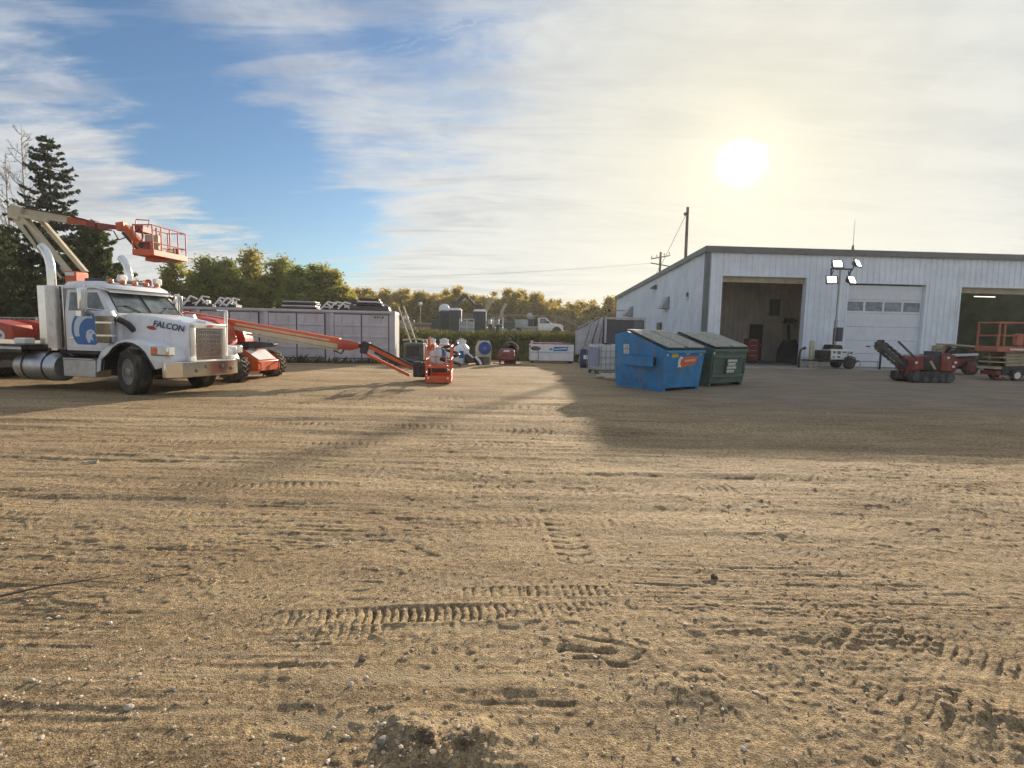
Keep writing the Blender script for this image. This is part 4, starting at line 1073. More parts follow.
m = MB(); m.path([(-.4, .0, .18), (-.7, -.1, .05), (.6, -.15, .03), (.75, .1, .06)], .025, 6); m.build('hose', 'red', t)
t = thing('tyre', 'dark worn tyre on a low stand behind the red compressor', 'tyre', (-.12, 27.7, .75), .0); m = MB(); m.lathe([(.22, -.11), (.36, -.12), (.41, -.08), (.42, 0), (.41, .08), (.36, .12), (.22, .11), (.21, 0), (.22, -.11)], 24, (0, 0, 0), 'y'); m.build('tread', 'dusty_rubber', t); m = MB(); m.lathe([(0, -.03), (.21, -.03), (.21, .03), (0, .03)], 16, (0, 0, 0), 'y'); m.build('rim', 'rim', t); m = MB(); m.box(-.3, .3, -.1, .1, -.78, -.40); m.build('stand', 'black', t)
t = thing('hydraulic_pump', 'dark pump with pale angled pipes between drums and hose reel', 'pump', (-2.0, 26.2, .02), .0)
m = MB(); m.cbox((-.05, .1, .3), (.55, .4, .42)); m.cbox((.5, .2, .2), (.3, .3, .35)); m.build('body', 'black', t, .04); m = MB(); m.path([(-.4, -.05, .95), (-.2, -.1, .6), (.1, -.15, .35)], .05, 8); m.build('pipe', 'tank_white', t); m = MB(); m.path([(.2, -.2, .42), (.4, -.22, .22), (.48, -.2, .05)], .06, 8); m.build('pipe', 'poly', t); m = MB(); m.lathe([(.12, -.05), (.16, 0), (.12, .05)], 14, (.35, -.1, .16), 'y'); m.build('wheel', 'rubber', t)
t = thing('generator', 'dark green generator box with a pale rounded frame beside the container end', 'generator', (-5.5, 27.3, .0), -.02)
m = MB(); m.box(.0, 1.0, .0, .8, .12, 1.0); m.build('body', 'gen_green', t, .05); m = MB(); m.path([(-.04, -.03, 1.14), (.55, -.03, 1.2), (.95, -.03, 1.16), (1.06, -.03, 1.0), (1.07, -.03, .5)], .035, 8); m.build('frame', 'beige', t); m = MB(); m.path([(-.04, .83, 1.14), (.55, .83, 1.2), (.95, .83, 1.16), (1.06, .83, 1.0), (1.07, .83, .5)], .035, 8); m.build('frame', 'beige', t)
m = MB(); m.box(.15, .8, -.02, -.001, .35, .85); m.build('panel', 'black', t); m = MB(); m.box(.02, .98, .05, .75, 0, .118); m.build('skid', 'black', t)
t = thing('scrap_pile', 'dark bundle of hoses and steel on the ground behind the orange jib', 'scrap', (-4.4, 23.8, .0), 0)
m = MB()
for k in range(7): m.path([(rnd.uniform(-.9, -.3), rnd.uniform(-.2, .5), .08 + .05 * k), (rnd.uniform(-.2, .3), rnd.uniform(-.3, .5), .18 + .04 * k), (rnd.uniform(.3, 1.0), rnd.uniform(-.2, .4), .06 + .03 * k)], .05, 6)
m.build('hoses', 'black', t); m = MB(); m.cbox((.1, .3, .2), (1.2, .5, .3), (0, .1, .2)); m.build('steel_box', 'dark_grey', t, .03)
t = thing('coiled_hose', 'thick black hose coil right of the orange basket', 'hose', (-2.85, 24.6, .0), 0); m = MB(); m.path([(.45 * math.cos(a) * (1 - .01 * k), .3 * math.sin(a), .10 + .035 * k) for k, a in enumerate([i * .45 for i in range(30)])], .07, 8); m.build('coil', 'black', t)

# ------------------------------------------------------------------ shipping container with side doors
CL = thing('shipping_container', 'long grey shipping container with four pairs of side doors', 'container', (-5.72, 26.3, .05), .13)
L, DPT, H = 12.19, 2.44, 2.48
m = MB(); m.box(-L + .06, -.06, .12, DPT - .03, .12, H - .06); m.build('body', 'grey_box', CL)
m = MB(); m.box(-L, 0, .0, .12, 0, .14); m.box(-L, 0, .0, .12, H - .12, H); m.box(-L, 0, DPT - .12, DPT, 0, .14); m.box(-L, 0, DPT - .12, DPT, H - .12, H)
for x in (-L, -.12):
    for y in (0, DPT - .12): m.box(x, x + .12, y, y + .12, .14, H - .12)
m.build('frame', 'grey_box', CL, .012)
m = MB()
n = 24
prof = []
for k in range(8):
    y = .14 + k * .27; prof += [(y, 0), (y + .09, 0), (y + .13, -.03), (y + .22, -.03), (y + .26, 0)]
vs = []; 
for y, o in prof: vs += [(o - .005, y, .13), (o - .005, y, H - .11)]
m.add(vs, [(2 * i, 2 * i + 2, 2 * i + 3, 2 * i + 1) for i in range(len(prof) - 1)]); m.build('end_wall', 'box_white', CL, recalc=False, ang=20)
m = MB(); m.box(-.004, .003, .0, .13, .002, H - .002); m.box(-.004, .003, DPT - .14, DPT, .002, H - .002); m.box(-.003, .003, .13, DPT - .14, .002, .14); m.box(-.003, .003, .13, DPT - .14, H - .13, H - .002); m.build('end_frame', 'box_white', CL)
m = MB(); m.box(-L + .05, -.05, .05, DPT - .05, H - .05, H - .02); m.build('roof', 'grey_box', CL)
pit = (L - .2) / 4
for k in range(4):
    x0 = -L + .14 + k * pit + .20; wdt = (pit - .52) / 2
    m = MB(); m.box(x0 - .2, x0 - .02, .03, .118, .14, H - .12); m.build('post', 'grey_box', CL)
    if k == 3: m = MB(); m.box(x0 + 2 * wdt + .10, -.125, .03, .118, .14, H - .12); m.build('post', 'grey_box', CL)
    for d in range(2):
        a = x0 + d * (wdt + .052) ; b = a + wdt
        m = MB(); m.box(a, b, .05, .11, .20, H - .20)
        for z in (.62, 1.16, 1.70): m.prism([(.05, z), (.05, z + .13), (.022, z + .10), (.022, z + .03)], a + .05, b - .05, 'x')
        o_ = m.build('door', 'grey_box', CL, .006)
        g = MB()
        for (p, q, r, s_) in ((a - .048, a - .002, .16, H - .17), (b + .002, b + (.048 if d else .002 + .001), .16, H - .17), (a, b, .165, .196), (a, b, H - .197, H - .17)): g.box(p, q, .052, .10, r, s_)
        g.build('gasket', 'box_seam', o_)
        for q in (a + wdt * .28, a + wdt * .72):
            g = MB(); g.tube((q, .025, .2), (q, .025, H - .2), .014, n=8)
            for z in (.35, 1.25, 2.15): g.box(q - .04, q + .04, .01, .049, z - .03, z + .03)
            g.build('lock_bar', 'grey_box', o_)
        g = MB(); g.box(a + wdt * .3, a + wdt * .62, .005, .02, 1.02, 1.05); g.build('handle', 'galv', o_)
        if k == 3 and d == 1:
            for q in range(4): g = MB(); g.box(a + .58 + q * .12, a + .66 + q * .12, .044, .0485, 2.13, 2.21); g.build('marking', 'box_seam', o_)
            g = MB(); g.box(a + .82, a + .92, .044, .0485, 1.74, 1.82); g.build('marking', 'box_seam', o_)
def on_box(u, v, z=0):    # a point on the container roof; u metres left of the right end
    c_, s_ = math.cos(.13), math.sin(.13)
    return (-5.72 - u * c_ - v * s_, 26.3 - u * s_ + v * c_, .05 + H + z)
# folded frames and mats on the roof
def rack(u, v, w_, h_, label, seed):
    r_ = random.Random(seed); t = thing('folded_rack', label, 'rack', on_box(u, v), .13)
    m = MB(); m.box(-w_ / 2, w_ / 2, 0, .8, .02, .16); m.box(-w_ / 2 + .1, w_ / 2 - .2, .1, .7, .17, h_ * .7); m.build('dark_tray', 'black', t, .02)
    for q in range(3):
        x = -w_ / 2 + (q + .4) * w_ / 3.2
        m = MB(); m.bar((x - .2, -.03, .06), (x + .12, -.03, h_), .05, .07); m.bar((x + .12, -.03, h_), (x + .42, -.03, h_ - .04 - .1 * r_.random()), .05, .07)
        if q != 1: m.bar((x + .35, -.03, .10), (x + .05, -.03, h_ * .8), .05, .06)
        m.build('arm', 'sticker', t, .006)
    for q in range(4): m = MB(); x = -w_ / 2 + .1 + q * w_ / 4; m.bar((x, -.02, .12 + .1 * r_.random()), (x + w_ / 5, -.02, .14 + .2 * r_.random()), .05, .06); m.build('rail', 'alu', t)
rack(11.3, .4, 1.9, .48, 'white and black folded rack on the container roof, right behind the cab', 1)
rack(9.4, .35, 1.7, .50, 'white and black folded rack on the roof above the orange turret', 2)
rack(7.9, .5, .9, .46, 'small folded rack with white curved arms beside a larger one', 3)
t = thing('sheet_stack', 'stack of grey panels with white edges on the middle of the container roof', 'stack', on_box(4.55, .3), .13)
for q in range(4): m = MB(); m.box(-.82 + .03 * q, .82 - .05 * (q % 2), 0, 1.0, .03 + q * .10, .09 + q * .10); m.build('sheet', ('black', 'alu', 'black', 'lean_white')[q], t, .008)
rack(2.85, .4, 1.25, .40, 'small rack with a white crossed frame on the container roof', 4)
t = thing('mat_stack', 'stack of dark mats under a ridged cover near the container right end', 'stack', on_box(1.15, .3), .13)
m = MB(); m.prism([(-1.0, .02), (.85, .02), (.8, .22), (-1.0, .26)], .02, 1.1, 'y'); m.build('lower_mats', 'dark_grey', t, .02)
m = MB(); m.prism([(-1.35, .04), (-1.02, .04), (-1.0, .35), (-.2, .30), (-.22, .38), (-.95, .60)], .3, 1.2, 'y'); m.build('sloped_cover', 'dark_grey', t, .01)
for q in range(3): m = MB(); m.box(-.75 + q * .06, .5 - q * .08, -.04 + q * .05, 1.0, .28 + q * .12, .36 + q * .12); m.build('mat', ('black', 'alu', 'black')[q], t, .01)
m = MB(); m.path([(.3, 0, .40), (.6, -.03, .34), (.95, 0, .2)], .03, 6); m.build('strap', 'alu', t)

# ------------------------------------------------------------------ white truck
TX, TY, TR = -8.72, 13.72, -.25
def in_truck(x, y, z=0):
    c_, s_ = math.cos(TR), math.sin(TR); return (TX + x * c_ - y * s_, TY + x * s_ + y * c_, z)
TK = thing('flatbed_truck', 'white long-nosed truck with blue door emblem and chrome stacks', 'truck', (TX, TY, 0), TR)
m = MB(); m.box(-10, 1.15, -.45, -.33, .62, .90); m.box(-10, 1.15, .33, .45, .62, .90)
for x in (-8.5, -6, -3.9, -2.3, -.9, .7): m.box(x, x + .1, -.33, .33, .65, .87)
m.box(-2.4, .9, -.9, .9, .9, .99); m.box(-.7, .9, -.3, .3, .4, .62); m.tube((0, -.8, .52), (0, .8, .52), .07); m.build('chassis', 'black', TK, .01)
# hood
def hs(x, w_, zb, zt, wt=None):
    wt = wt or w_
    return [(x, -w_, zb), (x, -w_, zb + .35), (x, -wt, zt - .16), (x, -wt + .03, zt - .07), (x, -wt + .10, zt - .015), (x, -wt + .22, zt),
            (x, wt - .22, zt), (x, wt - .10, zt - .015), (x, wt - .03, zt - .07), (x, wt, zt - .16), (x, w_, zb + .35), (x, w_, zb)]
m = MB(); m.loft([hs(-.50, .80, .98, 1.93, .74), hs(.1, .72, .98, 1.88, .67), hs(.7, .64, .85, 1.79, .60), hs(1.17, .57, .72, 1.70, .54)])
hood_o = m.build('hood', 'white_paint', TK, ang=30)
m = MB(); m.cbox((1.0, 0, 1.755), (.30, .02, .05), (0, .17, 0)); m.build('ornament', 'chrome', hood_o)
for sgn in (-1, 1):
    outer = [(-.96, .58), (-.93, .85), (-.80, 1.06), (-.55, 1.22), (-.20, 1.30), (.20, 1.31), (.55, 1.25), (.85, 1.14), (1.05, 1.0), (1.12, .86), (1.13, .80)]
    ang_ = [math.radians(a) for a in np.linspace(176, 10, 11)]
    inner = [(-.0 + .70 * math.cos(a), .52 + .70 * math.sin(a)) for a in ang_]; inner[0] = (-.80, .55); inner[1] = (-.76, .80); inner[-1] = (.78, .62)
    m = MB(); n = len(outer)
    prof = [(.42, 0.02, outer), (1.02, 0.0, outer), (1.10, -.025, outer), (1.14, -.09, outer)]
    vs = []
    for y, dzz, pl in prof: vs += [(x, sgn * y, z + dzz) for x, z in pl]
    vs += [(x, sgn * 1.145, z) for x, z in inner]; vs += [(x, sgn * 1.09, z) for x, z in inner]
    fs = [(r_ * n + i, r_ * n + i + 1, (r_ + 1) * n + i + 1, (r_ + 1) * n + i) for r_ in range(5) for i in range(n - 1)]
    m.add(vs, fs); m.add([(1.13, sgn * .42, .80), (1.13, sgn * 1.12, .79), (1.02, sgn * .42, 1.03), (1.06, sgn * 1.05, .98)], [(0, 1, 3, 2)])
    fo = m.build('fender', 'white_paint', TK, recalc=True, ang=50)
    m = MB(); vs = [(x, sgn * y, z) for y in (.5, 1.085) for x, z in [(p * 1.0, q) for p, q in inner]]
    m.add(vs, [(i, i + 1, n + i + 1, n + i) for i in range(n - 1)]); m.build('liner', 'black', fo, recalc=False)
    m = MB(); m.path([(x, sgn * 1.135, z) for x, z in inner], .028, 6); m.build('arch_lip', 'black', fo)
    hl = MB(); hl.box(.70, 1.20, min(sgn * .98, sgn * 1.18), max(sgn * .98, sgn * 1.18), .94, 1.16); h_o = hl.build('headlight', 'chrome', TK, .035)
    a, b = sorted((sgn * 1.182, sgn * 1.19)); hl = MB(); hl.box(.93, 1.16, a, b, .98, 1.13); hl.build('lamp_lens', 'lamp_lens', h_o, .01)
    hl = MB(); hl.box(.74, .90, a, b, .98, 1.13); hl.build('turn_lens', 'amber', h_o, .01); a, b = sorted((sgn * 1.0, sgn * 1.15)); hl = MB(); hl.box(1.202, 1.212, a, b, .97, 1.13); hl.build('lamp_lens', 'lamp_lens', h_o, .01)
# grille
m = MB(); m.box(1.17, 1.27, -.52, -.44, .80, 1.68); m.box(1.17, 1.27, .44, .52, .80, 1.68); m.box(1.17, 1.27, -.52, .52, 1.58, 1.70); m.box(1.17, 1.27, -.52, .52, .74, .82)
m.build('grille_surround', 'chrome_white', TK, .02)
m = MB(); m.box(1.16, 1.19, -.46, .46, .80, 1.60); gr_o = m.build('grille_mesh', 'grille_metal', TK)
m = MB()
for k in range(15): y = -.42 + k * .06; m.box(1.191, 1.215, y - .014, y + .014, .825, 1.575)
for k in range(7): z = .88 + k * .11; m.box(1.191, 1.205, -.435, .435, z - .008, z + .008)
m.build('bars', 'chrome', gr_o)
m = MB(); m.prism([(.10 * math.cos(a), 1.64 + .035 * math.sin(a)) for a in [k * PI / 8 for k in range(16)]], 1.272, 1.279, 'x'); m.build('emblem', 'red_text', TK)
# bumper
pl = [(1.36, -.66), (1.32, -.90), (1.08, -1.16), (1.00, -1.16), (1.22, -.88), (1.26, -.66), (1.26, .62), (1.22, .80), (1.02, 1.00), (1.10, 1.00), (1.32, .82), (1.36, .62)]
m = MB(); m.prism(pl, .43, .80, 'z'); bo = m.build('bumper', 'chrome', TK, .015, ang=25)
for y in (-.55, -.25, .25, .55): m = MB(); m.lathe([(.045, 1.362), (.045, 1.37), (.0, 1.372)], 12, (0, y, .58 + .08 * (abs(y) < .3)), 'x'); m.build('bolt', 'black', bo)
for sgn in (-1, 1): m = MB(); m.cbox((1.30, sgn * .62, .86), (.10, .14, .10)); m.build('marker_lamp', 'sticker', bo, .01)
m = MB(); m.path([(1.2, .58, .8), (1.22, .60, 2.05)], .03, 8); m.path([(1.0, .78, 1.2), (1.0, .80, 2.0)], .025, 8); m.path([(1.22, .60, 2.05), (.9, .64, 2.06)], .02, 6); m.build('flag_post', 'sticker', TK)
# front wheels
def truck_wheel(name, parent, r, w_, cx, cy, sgn, steer=0., dual=False, tread='rubber'):
    R = Matrix.Translation((cx, cy, r)) @ Matrix.Rotation(steer, 4, 'Z') @ Matrix.Scale(sgn, 4, (0, 1, 0))
    h_ = w_ / 2
    m = MB(); m.lathe([(r * .56, -h_ * .8), (r * .80, -h_ * 1.02), (r * .95, -h_ * .95), (r, -h_ * .78), (r, h_ * .78), (r * .95, h_ * .95), (r * .80, h_ * 1.02), (r * .56, h_ * .8)], 40, (0, 0, 0), 'y')
    for k in range(4): y = -h_ * .6 + k * h_ * .4; m.lathe([(r + .0, y - .02), (r + .008, y - .015), (r + .008, y + h_ * .22), (r, y + h_ * .24)], 40, (0, 0, 0), 'y')
    m.xf(R); t_o = m.build(name, tread, parent)
    m = MB(); m.lathe([(r * .57, h_ * .84), (r * .55, h_ * .86), (r * .50, h_ * .60), (r * .42, h_ * .45), (r * .24, h_ * .50), (r * .22, h_ * .78), (r * .17, h_ * .90), (0, h_ * .92)], 28, (0, 0, 0), 'y')
    m.xf(R); r_o = m.build('rim', 'rim', t_o)
    m = MB()
    for k in range(10): a = k * PI / 5; c0 = (r * .31 * math.cos(a), h_ * .46, r * .31 * math.sin(a)); m.lathe([(.022, c0[1]), (.022, c0[1] + .04), (0, c0[1] + .042)], 6, (c0[0], 0, c0[2]), 'y')
    for k in range(5): a = .3 + k * PI / 2.5; c0 = (r * .44 * math.cos(a), h_ * .48, r * .44 * math.sin(a)); m.lathe([(.035, c0[1]), (.0, c0[1] + .006)], 10, (c0[0], 0, c0[2]), 'y')
    m.xf(R); m.build('wheel_nuts', 'black', t_o)
    return t_o
ST = -.32
truck_wheel('front_wheel', TK, .53, .36, 0, -.97, -1, ST); truck_wheel('front_wheel', TK, .53, .36, 0, .97, 1, ST)
for x in (-7.0, -8.4):
    for s_ in (-1, 1): truck_wheel('rear_wheel', TK, .52, .56, x, s_ * .85, s_)
# cab
cab = [(-.50, .99), (-.50, 1.90), (-.56, 1.93), (-.92, 2.50), (-2.10, 2.50), (-2.10, .99)]
def cs(y, inset): return [(x - (inset if x > -.95 and z > 1.95 else 0), y, z) for x, z in cab]
m = MB()
sec_ = []
for x, z, w_ in ((-.50, .99, .98), (-.50, 1.92, .97)): pass
def ring(z, xf, xb, w_): return [(xf, -w_ + .10, z), (xf - .10, -w_, z), (xb + .04, -w_, z), (xb, -w_ + .06, z), (xb, w_ - .06, z), (xb + .04, w_, z), (xf - .10, w_, z), (xf, w_ - .10, z)]
m.loft([ring(.99, -.50, -2.10, .98), ring(1.92, -.52, -2.10, .98), ring(2.46, -.95, -2.10, .90), ring(2.54, -1.06, -2.06, .84)]); cab_o = m.build('cab', 'white_paint', TK, .01, ang=30)
m = MB(); m.loft([ring(2.50, -.84, -2.14, .93), ring(2.56, -.88, -2.15, .93), ring(2.66, -1.05, -2.12, .86), ring(2.69, -1.25, -2.0, .74)]); roof_o = m.build('cab_roof', 'white_paint', TK, ang=45)
m = MB(); m.loft([[(-.74, -.90, 2.40), (-.74, .90, 2.40), (-.74, .90, 2.43), (-.74, -.90, 2.43)], [(-.95, -.93, 2.50), (-.95, .93, 2.50), (-.95, .93, 2.54), (-.95, -.93, 2.54)]]); m.build('sun_visor', 'steel', TK, .004)
# windscreen panes (two) lying on the raked front
def rake(y, k, off): # point on windscreen, k 0..1 upward
    x = -.52 + (-.95 + .52) * k; z = 1.92 + .54 * k; wv_ = .98 - .08 * k
    return (x + .78 * off, y * (wv_ - .12), z + .62 * off)
for s_ in (-1, 1):
    a, b = (.03, 1.0)
    m = MB(); q = [rake(s_ * a, .08, 0), rake(s_ * b, .08, 0), rake(s_ * b, .93, 0), rake(s_ * a, .93, 0)]; q2 = [rake(s_ * a, .08, .012), rake(s_ * b, .08, .012), rake(s_ * b, .93, .012), rake(s_ * a, .93, .012)]
    m.add(q + q2, [(0, 1, 2, 3), (4, 5, 6, 7), (0, 1, 5, 4), (1, 2, 6, 5), (2, 3, 7, 6), (3, 0, 4, 7)]); wo = m.build('windscreen', 'glass', cab_o)
    m = MB(); m.path([rake(s_ * .35, .03, .03), rake(s_ * .75, .32, .03)], .012, 5); m.path([rake(s_ * .55, .30, .022), rake(s_ * .95, .28, .022)], .012, 5); m.build('wiper', 'black', wo)
m = MB(); m.path([rake(0, .04, .02), rake(0, .96, .02)], .02, 6); m.build('pillar', 'black', cab_o)
m = MB(); m.path([rake(1.03, .03, .006), rake(1.03, .96, .006), rake(-1.03, .96, .006), rake(-1.03, .03, .006), rake(1.03, .03, .006)], .018, 6); m.build('windscreen_seal', 'black', cab_o)
def cy(z, s_=-1): return s_ * (.98 if z < 1.92 else .98 - .08 * (z - 1.92) / .54)
for s_ in (-1, 1):
    m = MB()
    def plate(mb, pts, o0, o1):
        n = len(pts); vs = [(x, cy(z, s_) + s_ * o0, z) for x, z in pts] + [(x, cy(z, s_) + s_ * o1, z) for x, z in pts]
        mb.add(vs, [tuple(range(n)), tuple(range(2 * n - 1, n - 1, -1))] + [(i, (i + 1) % n, (i + 1) % n + n, i + n) for i in range(n)])
    plate(m, [(-2.00, 1.06), (-.70, 1.06), (-.70, 1.92), (-2.00, 1.92)], -.01, .012); plate(m, [(-2.00, 1.921), (-.70, 1.921), (-1.06, 2.44), (-2.00, 2.44)], -.01, .010)
    d_o = m.build('door', 'white_paint', TK, .006)
    m = MB(); plate(m, [(-1.93, 1.96), (-1.42, 1.96), (-1.42, 2.40), (-1.93, 2.40)], .012, .016); m.build('window', 'glass', d_o)
    m = MB(); plate(m, [(-1.36, 1.96), (-.80, 1.96), (-1.09, 2.40), (-1.36, 2.40)], .012, .016); m.build('window', 'glass', d_o)
    m = MB(); m.bar((-1.9, cy(1.3, s_) + s_ * .03, 1.3), (-1.76, cy(1.3, s_) + s_ * .03, 1.3), .03, .04); m.build('handle', 'chrome', d_o)
    # the round blue emblem with a pale bird head
    def dec(name, pts, mn, off, par): mm = MB(); n = len(pts); mm.add([(x, s_ * (.98 + off), z) for x, z in pts], [tuple(range(n))]); return mm.build(name, mn, par, recalc=False)
    C0 = (-1.40, 1.50)
    def arc(cx, cz, r_, a0, a1, n=20): return [(cx + r_ * math.cos(math.radians(a0 + (a1 - a0) * i / n)), cz + r_ * math.sin(math.radians(a0 + (a1 - a0) * i / n))) for i in range(n + 1)]
    disc_o = dec('emblem', [(p, max(1.14, q)) for p, q in arc(C0[0], C0[1], .46, 0, 360, 40)] , 'blue_logo', .0145, d_o)
    crescent = arc(C0[0] + .02, C0[1], .40, 205, 65, 22) + arc(C0[0] + .11, C0[1] - .05, .33, 70, 200, 22)
    dec('crescent', crescent, 'pale_logo', .0165, disc_o)
    dec('bird_head', [(-1.36, 1.20), (-1.42, 1.34), (-1.38, 1.47), (-1.26, 1.52), (-1.16, 1.48), (-1.10, 1.40), (-1.20, 1.40), (-1.22, 1.33), (-1.17, 1.22), (-1.26, 1.28), (-1.30, 1.18)], 'pale_logo', .0165, disc_o)
    dec('bird_eye', [(-1.30, 1.44), (-1.24, 1.46), (-1.25, 1.42)], 'navy_text', .0180, disc_o)
    dec('wing', [(-1.08, 1.56), (-.98, 1.60), (-.95, 1.48), (-.97, 1.30), (-1.10, 1.24), (-1.06, 1.38)], 'navy_text', .0165, disc_o)
    # mirror, air cleaner, grab rail, step box, stack
    m = MB(); m.cbox((-1.02, s_ * 1.33, 2.22), (.10, .20, .52)); mo = m.build('mirror', 'chrome', TK, .03)
    m = MB(); m.path([(-.80, s_ * .97, 2.46), (-.98, s_ * 1.30, 2.52), (-.98, s_ * 1.30, 1.90), (-.72, s_ * .99, 1.86)], .018, 6); m.path([(-.62, s_ * .96, 1.95), (-.98, s_ * 1.30, 2.0)], .014, 6); m.cbox((-1.02, s_ * 1.33, 1.88), (.16, .22, .12)); m.build('bracket', 'chrome', mo)
    m = MB(); m.lathe([(.0, 1.20), (.17, 1.21), (.20, 1.25), (.20, 1.80), (.215, 1.82), (.215, 1.86), (.20, 1.88), (.18, 1.95), (.0, 1.96)], 24, (-.56, s_ * 1.17, 0)); ao = m.build('air_cleaner', 'steel', TK)
    m = MB(); m.lathe([(.206, 1.36), (.206, 1.40)], 24, (-.56, s_ * 1.17, 0)); m.lathe([(.206, 1.66), (.206, 1.70)], 24, (-.56, s_ * 1.17, 0)); m.build('band', 'chrome', ao); m = MB(); m.path([(-.42, s_ * 1.0, 1.78), (-.3, s_ * .85, 1.66), (-.25, s_ * .72, 1.5)], .07, 8); m.build('intake_pipe', 'black', ao)
    m = MB(); m.box(-2.02, -1.02, *sorted((s_ * .72, s_ * 1.12)), .36, .78); so_ = m.build('step_box', 'alu', TK, .015); m = MB(); m.box(-2.0, -1.04, *sorted((s_ * .8, s_ * 1.14)), .785, .81); m.build('tread_plate', 'steel', so_)
    m = MB(); m.lathe([(.0, -3.72), (.30, -3.70), (.36, -3.60), (.36, -2.42), (.30, -2.32), (0, -2.30)], 28, (0, s_ * .82, .56), 'x'); to = m.build('fuel_tank', 'alu', TK)
    for x in (-3.35, -2.68): m = MB(); m.lathe([(.366, x), (.366, x + .06)], 28, (0, s_ * .82, .56), 'x'); m.bar((x + .03, s_ * 1.15, .62), (x + .03, s_ * .95, 1.0), .05, .05); m.build('strap', 'black', to)
    x0, y0 = -2.36, s_ * 1.02
    m = MB(); m.path([(x0, y0, .98), (x0, y0, 2.85), (x0 - .01, y0, 3.05), (x0 - .07, y0, 3.26), (x0 - .17, y0, 3.42), (x0 - .27, y0, 3.50)], .095, 18); sto = m.build('exhaust_stack', 'chrome', TK)
    m = MB(); m.box(-3.05, -2.22, *sorted((s_ * .70, s_ * .90)), .99, 2.58); m.build('headache_panel', 'chrome', TK, .02)
    m = MB(); n = 14; vs = []
    for k in range(n + 1): a = -PI / 2 + s_ * 0 + (k / n - .5) * PI * 1.15 if s_ < 0 else PI / 2 + (k / n - .5) * PI * 1.15; vs += [(x0 + .150 * math.cos(a), y0 + .150 * math.sin(a), 1.04), (x0 + .150 * math.cos(a), y0 + .150 * math.sin(a), 2.55)]
    m.add(vs, [(2 * i, 2 * i + 2, 2 * i + 3, 2 * i + 1) for i in range(n)]); m.build('heat_shield', 'steel', sto, recalc=False)
m = MB(); m.box(-3.05, -2.95, -.72, .72, 1.2, 2.5); m.build('headache_rack', 'alu', TK, .02)
for k in range(5): m = MB(); m.lathe([(.07, 2.66), (.06, 2.73), (.0, 2.76)], 10, (-1.0, -.64 + k * .32, 0)); m.build('marker_light', 'amber', roof_o)
m = MB(); m.lathe([(.075, 2.68), (.075, 2.80), (.05, 2.84), (0, 2.85)], 12, (-1.15, .52, 0)); m.build('beacon', 'red_lens', roof_o)
for y in (-.30, .70): m = MB(); m.cbox((-1.05, y, 2.79), (.10, .22, .17)); o_ = m.build('spot_lamp', 'sticker', roof_o, .03); m = MB(); m.tube((-1.05, y, 2.66), (-1.05, y, 2.74), .02); m.build('stalk', 'black', o_)
m = MB(); m.box(-1.95, -1.3, -.55, .55, 2.70, 2.78); m.build('roof_rack', 'black', roof_o, .02)
# lettering on both hood sides
for s_ in (-1, 1):
    xdir = Vector((.47, s_ * -.12 * -1 * (1 if s_ > 0 else -1) * -1, -.075)); 
    p0, p1 = Vector((.28, s_ * .664, 1.70)), Vector((1.05, s_ * .574, 1.585))
    xd = (p1 - p0) if s_ < 0 else (p0 - p1)
    c0 = (p0 + p1) / 2 + Vector((0, s_ * .014, 0)); c0.z -= .02
    text('FALCON', .20, 'navy_text', hood_o, face(c0, xd, (0, s_ * .06, 1)), shear=.25, bold=.004, sx=1.05)
    m = MB(); a = c0 + xd.normalized() * .16 + Vector((0, 0, -.12)); m.xf(Matrix.Identity(4)); text('equipment ltd', .06, 'pale_logo', hood_o, face(a, xd, (0, s_ * .06, 1)))if False else None
    m = MB(); m.prism([(.13 * math.cos(q), .045 * math.sin(q)) for q in [k * PI / 8 for k in range(16)]], -.003, .003, 'z'); m.xf(face(p0 - Vector((.06, -s_ * .016, .125)), xd, (0, s_ * .06, 1))); m.build('side_emblem', 'red_text', hood_o)
# deck
m = MB(); m.box(-10.2, -3.10, -1.27, 1.27, .98, 1.10); m.box(-10.2, -3.10, -1.29, -1.272, .90, 1.08); m.box(-10.2, -3.10, 1.272, 1.29, .90, 1.08); dk = m.build('deck', 'black', TK, .008)
m = MB(); m.box(-10.1, -3.15, -1.2, 1.2, 1.102, 1.115); m.build('deck_boards', 'wood', dk)
m = MB(); m.box(-10.2, -3.1, -1.3, -1.291, .985, 1.045); m.build('side_rail', 'alu', dk)
m = MB(); m.box(-3.55, -3.2, -1.15, -.9, 1.12, 1.26); m.build('tie_down_box', 'sticker', dk, .02)
m = MB()
for x in (-6.1, -9.3): m.box(x, x + .02, -1.15, 1.15, .35, .95)
m.build('mud_flap', 'black', TK)


def gridcage(m, x0, x1, y0, y1, z0, z1, r, rails=2, nx=3, ny=4, skip=()):
    for k in range(rails + 1):
        z = z1 - k * (z1 - z0) / (rails + .6)
        for i, (a, b) in enumerate((((x0, y0), (x1, y0)), ((x1, y0), (x1, y1)), ((x1, y1), (x0, y1)), ((x0, y1), (x0, y0)))):
            if i not in skip: m.tube((*a, z), (*b, z), r, n=6)
    for k in range(nx + 1):
        x = x0 + (x1 - x0) * k / nx; m.tube((x, y0, z0), (x, y0, z1), r, n=6); m.tube((x, y1, z0), (x, y1, z1), r, n=6)
    for k in range(1, ny):
        y = y0 + (y1 - y0) * k / ny; m.tube((x0, y, z0), (x0, y, z1), r, n=6); m.tube((x1, y, z0), (x1, y, z1), r, n=6)

